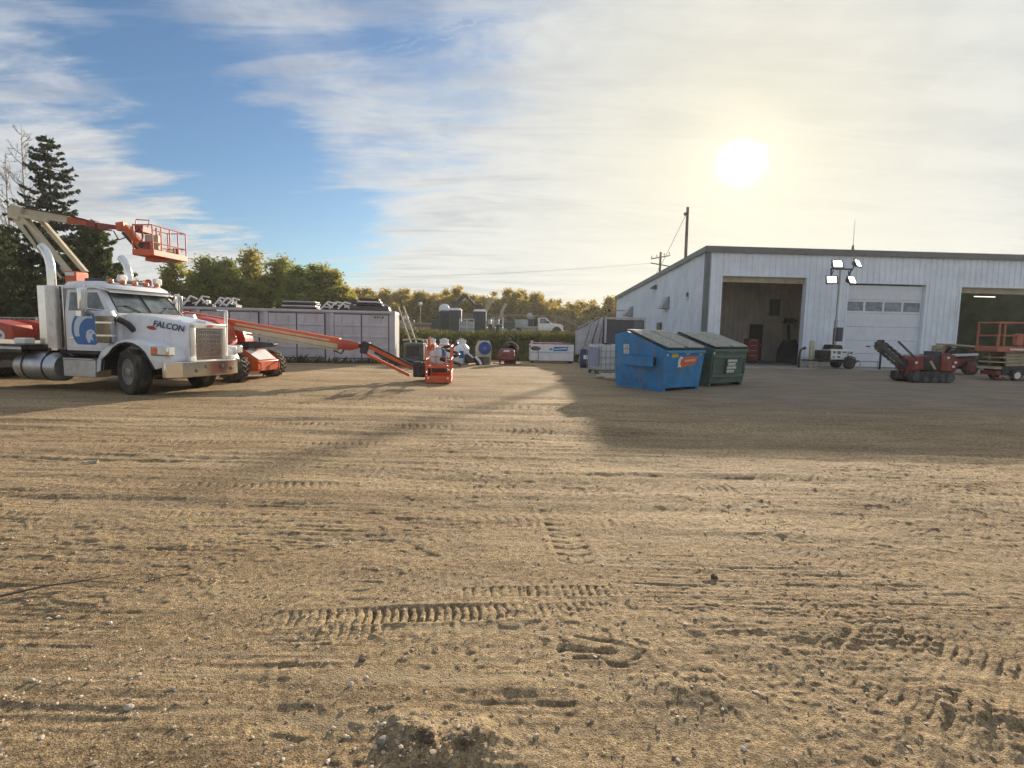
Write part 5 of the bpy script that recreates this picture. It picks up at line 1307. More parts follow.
def tread_wheel(name, parent, cx, cy, r, w_, sgn, paint='orange', R0=None):
    m = MB(); h_ = w_ / 2; m.lathe([(r * .55, -h_ * .9), (r * .9, -h_), (r * .93, -h_ * .8), (r * .93, h_ * .8), (r * .9, h_), (r * .55, h_ * .9)], 30, (cx, cy, r), 'y')
    for k in range(20):
        for q in (-1, 1):
            a = 2 * PI * (k + .25 * q) / 20; R = Matrix.Translation((cx, cy + q * h_ * .45, r)) @ Matrix.Rotation(a, 4, 'Y') @ Matrix.Translation((0, 0, r * .96)) @ Matrix.Rotation(q * .5, 4, 'Z')
            m.box(-.025, .025, -h_ * .55, h_ * .55, -.03, r * .05, R)
    if R0 is not None: m.xf(R0)
    o = m.build(name, 'dusty_rubber', parent)
    m = MB(); m.lathe([(r * .56, sgn * h_ * .92), (r * .5, sgn * h_ * .55), (r * .2, sgn * h_ * .55), (r * .18, sgn * h_ * .9), (0, sgn * h_ * .92)], 20, (cx, cy, r), 'y')
    if R0 is not None: m.xf(R0)
    m.build('rim', paint, o)
    return o

# articulated lift standing behind the truck
AL = thing('articulating_lift', 'articulated boom lift behind the white truck, basket raised against the sky', 'boom lift', (-16.5, 20.5, 0), -.05)
m = MB(); m.box(-4.0, -.4, -.6, .6, .42, .74); m.lathe([(.6, .74), (.6, .84), (0, .84)], 24, (-2.0, 0, 0)); m.build('chassis', 'dark_grey', AL, .02)
for sx in (-3.5, -.9):
    for sy in (-1, 1): tread_wheel('wheel', AL, sx, sy * 1.0, .45, .34, sy)
# red hood facing the camera
pr = [(-3.4, .84), (-1.45, .84), (-1.40, 1.20), (-1.48, 1.55), (-1.95, 1.66), (-2.35, 1.74), (-3.0, 1.74), (-3.4, 1.66), (-3.65, 1.4), (-3.65, 1.0)]
m = MB(); m.loft([[(x * .98 - .04, -1.12, z * .96 + .05) for x, z in pr], [(x, -1.05, z) for x, z in pr], [(x, -.30, z) for x, z in pr]]); hd_ = m.build('hood', 'red', AL, .02, ang=50)
m = MB(); m.prism([(-1.95 + .24 * math.cos(q), 1.14 + .22 * math.sin(q)) for q in [k * PI / 10 for k in range(20)]], -1.135, -1.122, 'y'); do_ = m.build('round_sticker', 'sticker', hd_)
m = MB(); m.prism([(-2.10, 1.18), (-1.95, 1.23), (-1.80, 1.20), (-1.86, 1.09), (-1.95, 1.13), (-2.03, 1.06)], -1.141, -1.1355, 'y'); m.build('mark', 'sticker_line', do_)
m = MB(); m.loft([[(x, .30, z) for x, z in pr], [(x, 1.05, z) for x, z in pr], [(x * .98 - .04, 1.12, z * .96 + .05) for x, z in pr]]); m.build('hood', 'red', AL, .02, ang=50)
m = MB(); m.box(-3.3, .5, -.3, .3, .84, 1.05); m.bar((-1.2, 0, 1.2), (.05, 0, 3.1), .4, .5); m.bar((-.3, 0, .9), (.05, 0, 2.9), .3, .3); m.build('turntable', 'dark_grey', AL, .02)
a, b = Vector((-.05, 0, 3.42)), Vector((-1.80, 0, 5.58))
m = MB(); m.bar(a + Vector((-.1, -.12, -.02)), b + Vector((-.06, -.12, -.06)), .26, .40, (0, 0, 1)); ris = m.build('riser', 'cream', AL, .012)
m = MB(); o_ = Vector((.30, .06, .16)); m.bar(a + o_ + Vector((.0, .2, 0)), b + o_ * .8 + Vector((.0, .2, 0)), .16, .15); m.build('upper_beam', 'cream', ris, .01)
m = MB(); m.tube(a + Vector((-.1, -.30, -.02)), a.lerp(b, .55) + Vector((-.05, -.30, -.1)), .06, .06); m.tube(a.lerp(b, .55) + Vector((-.05, -.30, -.1)), a.lerp(b, .85) + Vector((0, -.30, -.05)), .035); m.build('cylinder', 'black', ris)
m = MB(); m.cbox(a.lerp(b, .20) + Vector((-.06, -.256, -.02)), (.40, .012, .17), (0, .81, 0)); m.build('sticker', 'navy', ris)
m = MB(); m.cbox((.12, 0, 3.34), (.42, .60, .44)); tb_ = m.build('tail_block', 'orange', AL, .04); m = MB(); m.cbox((.12, -.31, 3.46), (.34, .014, .12)); m.build('reflector', 'sticker', tb_)
e0, e1 = Vector((-1.92, 0, 5.72)), Vector((.72, 0, 5.34))
m = MB(); m.cbox(e0 + Vector((.02, 0, -.05)), (.46, .6, .52), (0, .3, 0)); m.build('elbow', 'cream', AL, .04)
m = MB(); m.bar(e0 + Vector((-.1, 0, .06)), e0.lerp(e1, .72), .28, .27); m.bar(e0 + Vector((.2, -.22, -.16)), e0.lerp(e1, .48) + Vector((0, -.22, -.17)), .12, .12); ub = m.build('upper_boom', 'cream', AL, .012)
m = MB(); m.bar(e0.lerp(e1, .60), e1 + Vector((.05, 0, 0)), .22, .23); m.build('boom_extension', 'orange_worn', AL, .012)
m = MB(); m.path([e0 + Vector((.1, -.19, .16)), e0.lerp(e1, .35) + Vector((0, -.19, .17)), e0.lerp(e1, .7) + Vector((0, -.17, .16)), e1 + Vector((0, -.15, .10))], .028, 6); m.path([e0 + Vector((.5, -.15, -.2)), e0.lerp(e1, .55) + Vector((0, -.16, -.24)), e1 + Vector((-.1, -.14, -.13))], .04, 6); m.build('hose', 'black', ub)
k0, k1, k2 = Vector((1.82, 0, 5.20)), Vector((2.10, 0, 5.22)), Vector((2.80, 0, 4.42))
m = MB(); m.bar(e1, k0, .16, .15); m.cbox(e1 + Vector((.14, 0, -.04)), (.36, .26, .26)); m.cbox(e1.lerp(k0, .55) + Vector((0, 0, -.05)), (.42, .24, .22), (0, .15, 0)); m.build('knuckle', 'dull_red', AL, .03)
m = MB(); m.bar(k0 + Vector((0, 0, .02)), k1 + Vector((.02, 0, .04)), .24, .30); m.bar(k1, k2, .22, .24); jb = m.build('jib', 'orange_worn', AL, .015)
m = MB(); m.bar(k1 + Vector((-.08, -.05, -.20)), k2 + Vector((-.14, -.05, -.10)), .07, .08); m.path([k0 + Vector((-.1, -.1, -.14)), k0 + Vector((.1, -.12, -.46)), k1 + Vector((.14, -.1, -.36))], .022, 6); m.build('cylinder', 'black', jb)
# basket, long axis across the boom
x0, x1, bz = 3.05, 3.80, 4.10; hw = .92; bx = (x0 + x1) / 2
m = MB(); m.box(x0, x1, -hw, hw, bz, bz + .09); m.box(x0 - .02, x0, -hw, hw, bz, bz + .2); m.box(x1, x1 + .02, -hw, hw, bz, bz + .2); m.box(x0, x1, -hw - .02, -hw, bz, bz + .2); m.box(x0, x1, hw, hw + .02, bz, bz + .2); bk = m.build('basket', 'orange', AL, .008)
m = MB(); gridcage(m, x0 + .02, x1 - .02, -hw + .02, hw - .02, bz + .1, bz + 1.05, .022, 1, 1, 4); m.build('rails', 'orange_worn', bk)
m = MB(); m.cbox((bx - .18, -.6, bz + .92), (.3, .5, .24)); m.build('control_box', 'dull_red', bk, .02); m = MB(); m.cbox((bx + .05, -.8, bz + .32), (.2, .1, .3)); m.build('tool_box', 'dull_red', bk, .02)
m = MB(); m.path([(x0 + .1, -.86, bz + 1.05), (x0 + .1, -.82, bz + 1.24), (x0 + .42, -.6, bz + 1.26), (x0 + .42, -.7, bz + 1.0)], .022, 6)
m.path([(x0 + .08 + .15 * math.cos(q) + .15, -.88, bz + .72 + .24 * math.sin(q)) for q in [k * PI / 8 for k in range(17)]], .02, 6); m.path([(x1 - .1, -.6, bz + 1.0), (x1 - .15, -.5, bz + .6), (x1 - .3, -.4, bz + .15)], .025, 6); m.path([(x0 - .05, -.78, bz + .15), (x0 - .12, -.82, bz + .6), (x0 - .1, -.82, bz + 1.0)], .024, 6); m.build('hoop', 'orange_worn', bk)
m = MB(); m.cbox((bx + .05, -.5, bz + .5), (.5, .10, .52)); m.build('panel', 'cream', bk, .02); m = MB(); m.lathe([(0, -.03), (.11, -.03), (.11, .03), (0, .03)], 12, (bx - .12, -.82, bz + .36), 'y'); m.build('lamp', 'black', bk); m = MB(); m.cbox((bx + .3, .45, bz + .32), (.06, .34, .2)); m.build('plate', 'dull_red', bk)
m = MB(); m.bar(k2 + Vector((-.06, 0, .04)), (x0 + .1, 0, bz + .10), .24, .28); m.cbox((bx - .2, 0, bz - .06), (.5, .5, .12)); m.build('rotator', 'orange', AL, .02)

# ------------------------------------------------------------------ orange telescopic lift on the ground
TL = thing('telescopic_lift', 'orange telescopic boom lift lowered to the ground behind the white truck', 'boom lift', (-8.15, 17.0, 0), .08)
RC = Matrix.Translation((-.05, 0, 0)) @ Matrix.Rotation(-.25, 4, 'Z')
m = MB(); m.box(-3.0, .15, -.5, .5, .42, .74); m.box(-.55, -.15, -.75, .75, .30, .80); m.box(-2.8, -2.5, -.75, .75, .34, .62); m.tube((.0, -1, .44), (.0, 1, .44), .10); m.xf(RC); m.build('chassis', 'orange', TL, .02)
for wx, wy in ((.0, -.90), (.0, .98), (-2.5, -.90), (-2.5, .98)): tread_wheel('wheel', TL, wx, wy, .45, .36, 1 if wy > 0 else -1, R0=RC)
m = MB(); m.loft([[(.05, -.50, .28), (.05, .52, .28), (.52, .56, .30), (.52, -.46, .30)], [(.05, -.50, .64), (.05, .52, .64), (.54, .56, .60), (.54, -.46, .60)], [(-.05, -.46, .95), (-.05, .56, .95), (.10, .56, .93), (.10, -.46, .93)]]); m.xf(RC); fc = m.build('front_cover', 'orange', TL, .015)
m = MB(); m.add([(.125, -.5, .915), (.125, .48, .915), (.505, .46, .635), (.505, -.40, .635)], [(0, 1, 2, 3)]); m.xf(RC @ Matrix.Translation((.012, 0, .012))); m.build('cover_panel', 'sticker', fc, recalc=False)
for s_ in (-1, 1): m = MB(); m.path([(.545, s_ * .45, .34), (.62, s_ * .45, .36), (.62, s_ * .45, .54), (.545, s_ * .45, .56)], .025, 6); m.xf(RC); m.build('tie_loop', 'orange_worn', fc)
m = MB(); m.lathe([(.55, .74), (.55, .86), (0, .86)], 24, (-1.4, 0, 0)); m.box(-3.3, -.2, -.95, .95, .86, 1.05); m.build('turntable', 'dark_grey', TL, .02)
tp = [(-3.5, .95), (-.40, .95), (-.36, 1.25), (-.46, 1.62), (-.70, 1.84), (-1.2, 1.93), (-2.6, 1.95), (-3.3, 1.8), (-3.55, 1.4)]
m = MB(); m.loft([[(x * .98 - .02, -1.0, z * .98 + .02) for x, z in tp], [(x, -.93, z) for x, z in tp], [(x, -.28, z) for x, z in tp]]); m.build('engine_hood', 'red', TL, .02, ang=50)
m = MB(); m.loft([[(x, .28, z) for x, z in tp], [(x, .93, z) for x, z in tp], [(x * .98 - .02, 1.0, z * .98 + .02) for x, z in tp]]); m.build('tank_hood', 'red', TL, .02, ang=50)
m = MB(); m.prism([(-.35, 1.18), (-.35, .98), (.15, .96), (.62, 1.05), (.70, 1.12), (.62, 1.16), (.1, 1.2)], -.22, .22, 'y'); m.build('lift_cylinder', 'black', TL, .02)
b0, b1 = Vector((-2.6, 0, 2.00)), Vector((2.75, 0, 1.16))
m = MB(); m.bar(b0 + Vector((0, 0, .09)), b0.lerp(b1, .985) + Vector((0, 0, .085)), .30, .18); bm_ = m.build('boom', 'orange', TL, .015)
m = MB(); m.bar(b0 + Vector((.4, 0, -.085)), b1 + Vector((0, 0, -.085)), .26, .165); m.bar(b0.lerp(b1, .45) + Vector((0, 0, -.20)), b1 + Vector((-.1, 0, -.20)), .18, .06); m.build('inner_boom', 'cream', TL, .01)
m = MB(); m.bar(b0.lerp(b1, .40) + Vector((0, -.155, .07)), b0.lerp(b1, .93) + Vector((0, -.155, .06)), .012, .05); m.build('cable_tray', 'cream', bm_)
m = MB(); m.path([b1 + Vector((-.1, -.1, .0)), b1 + Vector((.25, -.1, -.04)), b1 + Vector((.52, -.05, -.03))], [.16, .17, .10], 10); m.build('boom_tip', 'red', TL, .01); m = MB(); m.path([b1 + Vector((-.25, -.16, -.2)), b1 + Vector((.0, -.18, -.3)), b1 + Vector((.1, -.16, -.12))], .025, 6); m.build('hose', 'black', TL)
j0, j1 = Vector((3.45, 0, 1.06)), Vector((4.95, 0, .34))
m = MB(); m.cbox(j0, (.24, .34, .38), (0, .2, 0)); m.bar(b1 + Vector((.4, 0, 0)), j0, .1, .12); m.build('knuckle', 'black', TL, .03)
m = MB(); m.bar(j0 + Vector((.05, .0, .08)), j1 + Vector((.0, 0, .10)), .16, .13); m.bar(j0 + Vector((.05, -.0, -.20)), j1 + Vector((-.1, 0, -.15)), .14, .09); jo = m.build('jib', 'orange', TL, .012)
m = MB(); m.path([j0 + Vector((.0, -.09, .20)), j0.lerp(j1, .4) + Vector((0, -.1, .20)), j1 + Vector((.0, -.1, .18))], .03, 6); m.tube(j0 + Vector((.3, -.03, -.14)), j0.lerp(j1, .7) + Vector((0, -.03, -.02)), .045); m.build('hose', 'black', jo)
m = MB(); m.cbox(j1 + Vector((.18, 0, .06)), (.3, .4, .5)); m.cbox(j1 + Vector((.42, 0, .02)), (.3, .5, .34)); m.tube(j1 + Vector((.3, 0, -.2)), j1 + Vector((.3, 0, .3)), .12); m.build('rotator', 'black', TL, .04)
bx = 5.42
m = MB(); m.box(bx, bx + .80, -.95, .95, .05, .12); m.box(bx, bx + .02, -.95, .95, .12, .28); m.box(bx + .78, bx + .80, -.95, .95, .12, .28); m.box(bx + .02, bx + .78, -.97, -.95, .05, .26); m.box(bx + .02, bx + .78, .95, .97, .05, .30); bk = m.build('basket', 'orange', TL, .008)
m = MB(); gridcage(m, bx + .02, bx + .78, -.93, .93, .12, 1.16, .022, 2, 1, 3, (0,)); m.tube((bx + .02, -.93, .62), (bx + .78, -.93, .62), .022); m.build('rails', 'orange', bk)
m = MB(); m.box(bx + .04, bx + .76, -.95, -.93, .50, .57); m.bar((bx + .06, -.94, .78), (bx + .40, -.94, .54), .03, .05); m.bar((bx + .74, -.94, .74), (bx + .44, -.94, .54), .03, .05); m.build('gate_bars', 'orange', bk)
m = MB(); m.path([(bx + .16, -.94, .62), (bx + .16, -.94, .98), (bx + .24, -.94, 1.10), (bx + .56, -.94, 1.10), (bx + .64, -.94, .98), (bx + .64, -.94, .62)], .02, 6); m.path([(bx + .40, -.94, 1.10), (bx + .40, -.94, .62)], .016, 6); m.build('gate_hoop', 'galv', bk)
m = MB(); m.path([(bx + .05, .0, 1.15), (bx + .05, -.3, 1.42), (bx + .12, -.55, 1.44), (bx + .12, -.7, 1.15)], .025, 6); m.cbox((bx + .14, -.2, 1.12), (.24, .5, .2)); m.build('control_panel', 'orange_worn', bk, .02); m = MB(); m.cbox((bx + .4, .1, .42), (.5, .5, .22)); m.build('tool_box', 'black', bk, .03)
for (x, z) in ((.10, .2), (.70, .2), (.12, .84), (.72, .86)): m = MB(); m.box(bx + x - .03, bx + x + .03, -.974, -.9705, z - .03, z + .03); m.build('reflector', 'sticker', bk)

# ------------------------------------------------------------------ trencher
TC = thing('trencher', 'red tracked trencher with its toothed digging boom raised to the left', 'trencher', (16.3, 21.5, 0), .06); TC.scale = (1.04, 1.04, 1.04)
for sy in (-1, 1):
    m = MB(); yy = sorted((sy * .28, sy * .52))
    tp = [(-.85, .18), (-.75, .04), (-.6, 0), (.65, 0), (.85, .06), (.92, .2), (.85, .36), (.6, .42), (-.6, .42), (-.8, .34)]
    m.prism(tp, yy[0], yy[1], 'y')
    for k in range(16): x = -.7 + k * .095; m.box(x, x + .035, yy[0] - .004, yy[1] + .004, -.012, .02)
    to = m.build('crawler_track', 'track_black', TC, .01)
    for x, r in ((-.65, .14), (-.25, .1), (.1, .1), (.42, .1), (.72, .15)): m = MB(); m.lathe([(0, -.015), (r, -.015), (r, .015), (0, .015)], 14, (x, sy * .53, .2 if r > .12 else .12), 'y'); m.build('roller', 'dark_grey', to)
m = MB(); m.box(-.75, .8, -.27, .27, .18, .5); m.prism([(-.75, .45), (-.55, .98), (-.35, 1.02), (-.30, .5)], -.45, .45, 'y'); m.build('frame', 'ind_red', TC, .03)
m = MB(); m.prism([(.38, .45), (.98, .42), (1.02, .80), (.92, 1.05), (.55, 1.12), (.40, .95)], -.46, .46, 'y'); m.build('engine_hood', 'ind_red', TC, .04)
m = MB(); m.prism([(-.3, .42), (.40, .42), (.40, 1.05), (-.25, .98)], -.36, .36, 'y'); m.build('engine_bay', 'black', TC, .05)
m = MB(); m.cbox((.30, -.1, 1.10), (.3, .5, .16)); m.path([(.75, -.3, 1.05), (.82, -.3, 1.22), (1.0, -.3, 1.26)], .03, 6); m.path([(.75, .3, 1.05), (.82, .3, 1.22), (1.0, .3, 1.26)], .03, 6); m.build('control_panel', 'dark_grey', TC, .02)
m = MB(); m.prism([(0, 0), (.22, -.3), (.30, -.28), (.08, .04)], -.475, -.465, 'y'); m.xf(Matrix.Translation((-.12, 0, .80))); m.build('stripe', 'beige', TC)
for (x, z) in ((.85, .62), (.92, .78), (-.62, .75), (.62, .95)): m = MB(); m.box(x - .05, x + .05, -.468, -.4605, z - .04, z + .04); m.build('sticker', 'sticker', TC)
b0, b1 = Vector((-.62, -.05, .52)), Vector((-1.72, -.05, 1.32))
m = MB(); m.bar(b0, b1, .10, .16); m.lathe([(.0, -.04), (.17, -.04), (.17, .04), (0, .04)], 14, tuple(b1), 'y'); dg_ = m.build('digging_boom', 'dark_grey', TC, .01)
m = MB(); d = (b1 - b0).normalized(); nn = Vector((-d.z, 0, d.x)) * -1
for k in range(13):
    for s_ in (-1, 1):
        p = b0.lerp(b1, (k + .5) / 13) + nn * s_ * .12; m.bar(p, p + nn * s_ * .10 - d * .03, .16 if k % 2 else .08, .05, (0, 1, 0))
for k in range(6): a = k * PI / 5 - .4; p = b1 + d * .17 * math.cos(a - PI / 2) + nn * .17 * math.sin(a - PI / 2); m.cbox(p + d * .04, (.1, .14, .1), (0, a, 0))
m.build('digging_chain', 'track_black', dg_)
m = MB(); m.bar((-.55, -.3, .92), (-1.28, -.32, 1.52), .05, .06); m.build('restraint_bar', 'dark_grey', TC); m = MB(); m.bar((-.5, .2, .5), (-.8, .2, .3), .1, .1); m.cbox((-.85, .15, .26), (.25, .4, .3)); m.build('auger', 'track_black', TC, .03)

# machine parked behind the trencher
t = thing('skid_machine', 'dark machine with beige roof plates parked between trencher and third door', 'machine', (21.6, 27.0, 0), .04)
m = MB(); m.box(-.9, 1.1, -.6, .6, .3, .95); m.prism([(-.4, .95), (1.0, .95), (.95, 1.2), (-.2, 1.35)], -.5, .5, 'y'); m.build('body', 'black', t, .05)
m = MB(); m.cbox((.3, -.2, 1.42), (1.3, .9, .10), (0, .06, 0)); m.build('roof_plate', 'beige', t, .02); m = MB(); m.cbox((.45, -.62, .98), (1.3, .06, .12), (0, -.05, 0)); m.build('side_beam', 'sticker', t, .01)
m = MB(); m.box(-.55, .0, -.3, .3, 1.0, 1.42); m.build('fuel_can', 'beige', t, .06); m = MB(); m.cbox((.2, -.61, .6), (1.5, .03, .35)); m.build('side_panel', 'dull_red', t)
for x in (-.55, .75):
    for sy in (-1, 1): tread_wheel('wheel', t, x, sy * .62, .36, .26, sy, 'dull_red')

# ------------------------------------------------------------------ scissor lift
SL = thing('scissor_lift', 'orange scissor lift lowered at the right edge of the yard', 'scissor lift', (22.7, 23.6, 0), .03)
m = MB(); m.box(-1.75, 1.75, -.45, .45, .22, .62); ch_ = m.build('chassis', 'black', SL, .03); m = MB(); m.box(-.55, 1.5, -.49, -.46, .24, .58); m.build('side_door', 'coral', ch_, .01); m = MB(); m.box(-1.95, -1.55, -.4, .4, .22, .40); m.path([(-1.9, -.3, .1), (-1.7, -.35, .06), (-1.5, -.3, .1)], .05, 6); m.build('entry_step', 'dull_red', ch_, .01)
for x in (-1.2, 1.3):
    for sy in (-1, 1):
        m = MB(); m.lathe([(.08, -.1), (.2, -.1), (.23, -.06), (.23, .06), (.2, .1), (.08, .1)], 20, (x, sy * .50, .23), 'y'); o_ = m.build('wheel', 'dusty_rubber', SL); m = MB(); m.lathe([(0, sy * .104), (.14, sy * .104), (.15, sy * .09)], 14, (x, sy * .50, .23), 'y'); m.build('rim', 'sticker', o_)
m = MB()
for k in range(4):
    z = .66 + k * .14
    for y in (-.40, .34): m.bar((-1.6, y, z), (1.6, y, z + .10), .06, .09); m.bar((1.6, y + .07, z), (-1.6, y + .07, z + .10), .06, .09)
m.build('scissor_stack', 'beige', SL, .006)
m = MB(); m.box(-2.1, -1.35, -.42, .42, .48, .58); m.box(-2.05, -1.45, -.40, .40, .75, .80); m.box(-1.9, -1.4, -.4, .4, .95, 1.0); m.build('ladder_steps', 'beige', SL)
m = MB(); m.box(-2.15, 2.1, -.52, .52, 1.22, 1.28); m.box(-2.15, 2.1, -.54, -.52, 1.22, 1.45); m.box(-2.15, 2.1, .52, .54, 1.22, 1.45); m.box(-2.17, -2.15, -.54, .54, 1.22, 1.45); pf = m.build('platform', 'coral', SL, .006)
m = MB()
for y in (-.5, .5):
    for z in (1.92, 2.48): m.bar((-2.1, y, z), (2.1, y, z), .05)
    for x in (-2.1, -.90, .35, 1.3, 2.1): m.bar((x, y, 1.28), (x, y, 2.48), .06, .05)
for x in (-2.1, 2.1):
    for z in (1.92, 2.48): m.bar((x, -.5, z), (x, .5, z), .05)
m.bar((-2.1, -.5, 1.9), (-2.2, -.5, 1.3), .04); m.build('guard_rails', 'coral', pf)
m = MB(); m.cbox((-1.2, -.45, 1.75), (.3, .2, .5)); m.build('control_box', 'coral', pf, .03); m = MB(); m.box(-1.6, -1.0, -.555, -.542, 1.3, 1.37); m.build('sticker', 'sticker', pf)

# ------------------------------------------------------------------ upper yard behind the bank
def up(x, y): return (x, y, h1(x, y))
def pickup(loc, rz):
    t = thing('pickup_truck', 'white flatbed pickup truck on the upper yard behind the bank', 'pickup', loc, rz)
    prof = [(.35, .55), (.35, 1.75), (.48, 1.92), (1.15, 1.93), (1.75, 1.32), (2.85, 1.20), (3.0, 1.10), (3.02, .55)]
    m = MB(); m.loft([[(x, -.80, z) for x, z in [(p, min(q, 1.88)) for p, q in prof]], [(x, -.93, z * .985) for x, z in prof], [(x, -.95, z * .7 + .15) for x, z in prof]][::-1] + [[(x, .80, min(q, 1.88)) for x, q in prof], [(x, .93, z * .985) for x, z in prof]]); bo_ = m.build('body', 'white_paint', t, .04)
    m = MB(); m.prism([(.55, 1.30), (.55, 1.80), (1.10, 1.82), (1.55, 1.32)], -.957, -.945, 'y'); m.build('window', 'glass', bo_); m = MB(); m.add([(1.2, -.75, 1.89), (1.2, .75, 1.89), (1.74, .78, 1.36), (1.74, -.78, 1.36)], [(0, 1, 2, 3)]); m.xf(Matrix.Translation((.02, 0, .02))); m.build('windscreen', 'glass', bo_, recalc=False)
    m = MB(); m.prism([(2.35 + .50 * math.cos(a), .48 + .50 * math.sin(a)) for a in np.linspace(0, PI, 12)], -.96, -.9, 'y'); m.build('wheel_arch', 'black', bo_); m = MB(); m.box(3.0, 3.1, -.9, .9, .45, .68); m.build('bumper', 'chrome', bo_, .02)
    m = MB(); m.box(2.98, 3.03, -.85, -.5, .85, 1.05); m.build('headlight', 'lamp_lens', bo_); m = MB(); m.cbox((1.45, -1.05, 1.42), (.12, .2, .2)); m.build('mirror', 'black', bo_)
    for x in (2.35, -1.7):
        for s_ in (-1, 1): m = MB(); m.lathe([(.2, -.12), (.38, -.13), (.40, -.09), (.40, .09), (.38, .13), (.2, .12)], 20, (x, s_ * .82, .40), 'y'); o_ = m.build('wheel', 'rubber', t); m = MB(); m.lathe([(0, s_ * .10), (.22, s_ * .12)], 12, (x, s_ * .82, .40), 'y'); m.build('rim', 'rim', o_)
    m = MB(); m.box(-3.4, .3, -1.0, 1.0, .82, .95); m.box(-3.2, .2, -.4, .4, .5, .82); m.build('flat_deck', 'alu', t, .01); m = MB(); m.box(.14, .3, -.95, .95, .95, 1.95); m.build('headboard', 'black', t)
    return t
PX_, PY_ = 2.2, 58.0
pickup(up(PX_, PY_), .05); pz = h1(PX_, PY_)
t = thing('deck_machine', 'pale round tank and grey crate riding on the pickup deck', 'tank', (PX_ - .55, PY_, pz + .96), .05); m = MB(); m.lathe([(0, -.5), (.32, -.45), (.36, 0), (.32, .45), (0, .5)], 16, (.1, 0, 1.05), 'y'); m.build('tank', 'galv', t); m = MB(); m.box(-1.5, -.1, -.6, .6, 0, .7); m.build('crate', 'galv', t, .05); m = MB(); m.box(-.25, .45, -.5, .5, .0, .75); m.build('stand', 'dark_grey', t)
def cabin(x, y, w_, h_, label, mn, roof):
    t = thing('portable_toilet', label, 'cabin', up(x, y), .1 * rnd.uniform(-1, 1)); m = MB(); m.box(-w_ / 2, w_ / 2, -.55, .55, .1, h_); m.build('body', mn, t, .03); m = MB(); m.loft([[(-w_ / 2 - .05, -.6, h_), (w_ / 2 + .05, -.6, h_), (w_ / 2 + .05, .6, h_), (-w_ / 2 - .05, .6, h_)], [(-w_ / 2 + .15, -.4, h_ + .2), (w_ / 2 - .15, -.4, h_ + .2), (w_ / 2 - .15, .4, h_ + .2), (-w_ / 2 + .15, .4, h_ + .2)]]); m.build('roof', roof, t); m = MB(); m.box(-w_ * .32, w_ * .32, -.565, -.552, .2, h_ - .2); m.build('door', 'dark_grey', t)
cabin(-5.3, 50, 1.1, 2.2, 'dark cabin with pale roof on the upper yard, left of the white frame', 'gen_green', 'sticker'); cabin(-3.1, 50.5, 1.15, 2.15, 'dark cabin with pale roof on the upper yard, right of the white frame', 'dark_grey', 'sticker')
cabin(-6.4, 51, 1.0, 2.0, 'darker cabin on the upper yard beside a white tank', 'gen_green', 'dark_grey')
t = thing('crate_frame', 'white open crate frame between two dark cabins on the upper yard', 'crate', up(-4.2, 49.2), 0); m = MB()
for x in (-.65, 0, .65): m.bar((x, 0, 0), (x, 0, 1.4), .07)
for z in (.1, .7, 1.4): m.bar((-.68, .04, z), (.68, .04, z), .07)
m.build('frame', 'tank_white', t); m = MB(); m.box(-.6, .6, .12, .7, .1, 1.2); m.build('load', 'galv', t, .06)
t = thing('storage_tank', 'small white round tank on the upper yard above the dark cabin', 'tank', up(-6.6, 52.2), 0); m = MB(); m.lathe([(0, -.6), (.5, -.5), (.55, 0), (.5, .5), (0, .6)], 16, (0, 0, 2.35), 'y'); m.build('tank', 'poly', t); m = MB()
for x in (-.35, .35): m.bar((x, -.3, 0), (x, -.3, 1.95), .08); m.bar((x, .3, 0), (x, .3, 1.95), .08)
m.build('stand', 'galv', t)
def crane(x, y, pts, label, s_=1.):
    t = thing('crane_truck', label, 'crane', up(x, y), 0); P_ = [Vector(p) for p in pts]
    m = MB(); m.box(-1.2, 1.2, -.8, .8, .2, 1.5); m.build('base', 'gen_green', t, .08); m = MB(); m.bar((0, 0, 1.4), P_[0], .5, .5); m.build('turret', 'black', t, .03)
    for a, b, w_ in zip(P_[:-1], P_[1:], (.34, .26, .2)): m = MB(); m.bar(a, b, w_, w_ * 1.2); m.build('arm', 'wood' if s_ < 1 else 'dark_grey', t, .02)
crane(-7.3, 56, [(.1, 0, 1.7), (2.3, 0, 4.05), (3.25, 0, 3.0), (4.0, 0, 3.1)], 'dark folded crane arm bent over the left upper yard against yellow trees')
crane(-3.35, 57, [(.0, 0, 1.6), (1.0, 0, 3.75), (1.15, 0, 3.3)], 'brown crane arm pointing up right beside the dark cabins', .9)
crane(-1.35, 60, [(-.1, 0, 1.6), (.1, 0, 2.7), (.55, 0, 3.4)], 'short brown crane arm, rightmost on the upper yard', .9)
t = thing('pallet_stack', 'stack of reddish pallets on the upper yard left of the cabins', 'pallets', up(-8.3, 49), 0)
for k in range(5): m = MB(); m.box(-.9, .9, -.5, .5, .05 + k * .2, .18 + k * .2); m.build('pallet', 'red_wood' if k % 2 else 'wood', t, .01)
t = thing('machine_pile', 'grey heap of machine parts on the upper yard beside the leaning ladder', 'scrap', up(-10.2, 49.5), 0)
for k in range(9): m = MB(); m.cbox((rnd.uniform(-.9, .9), rnd.uniform(-.4, .4), .3 + .16 * k), (rnd.uniform(.3, .9), .5, rnd.uniform(.2, .5)), (0, rnd.uniform(-.5, .5), 0)); m.build('machine_part', ('galv', 'dark_grey', 'wood', 'tank_white')[k % 4], t, .02)
t = thing('cable_spool', 'brown wooden cable spool on the upper yard below the ball lamp', 'spool', up(-9.3, 47.5), .4)
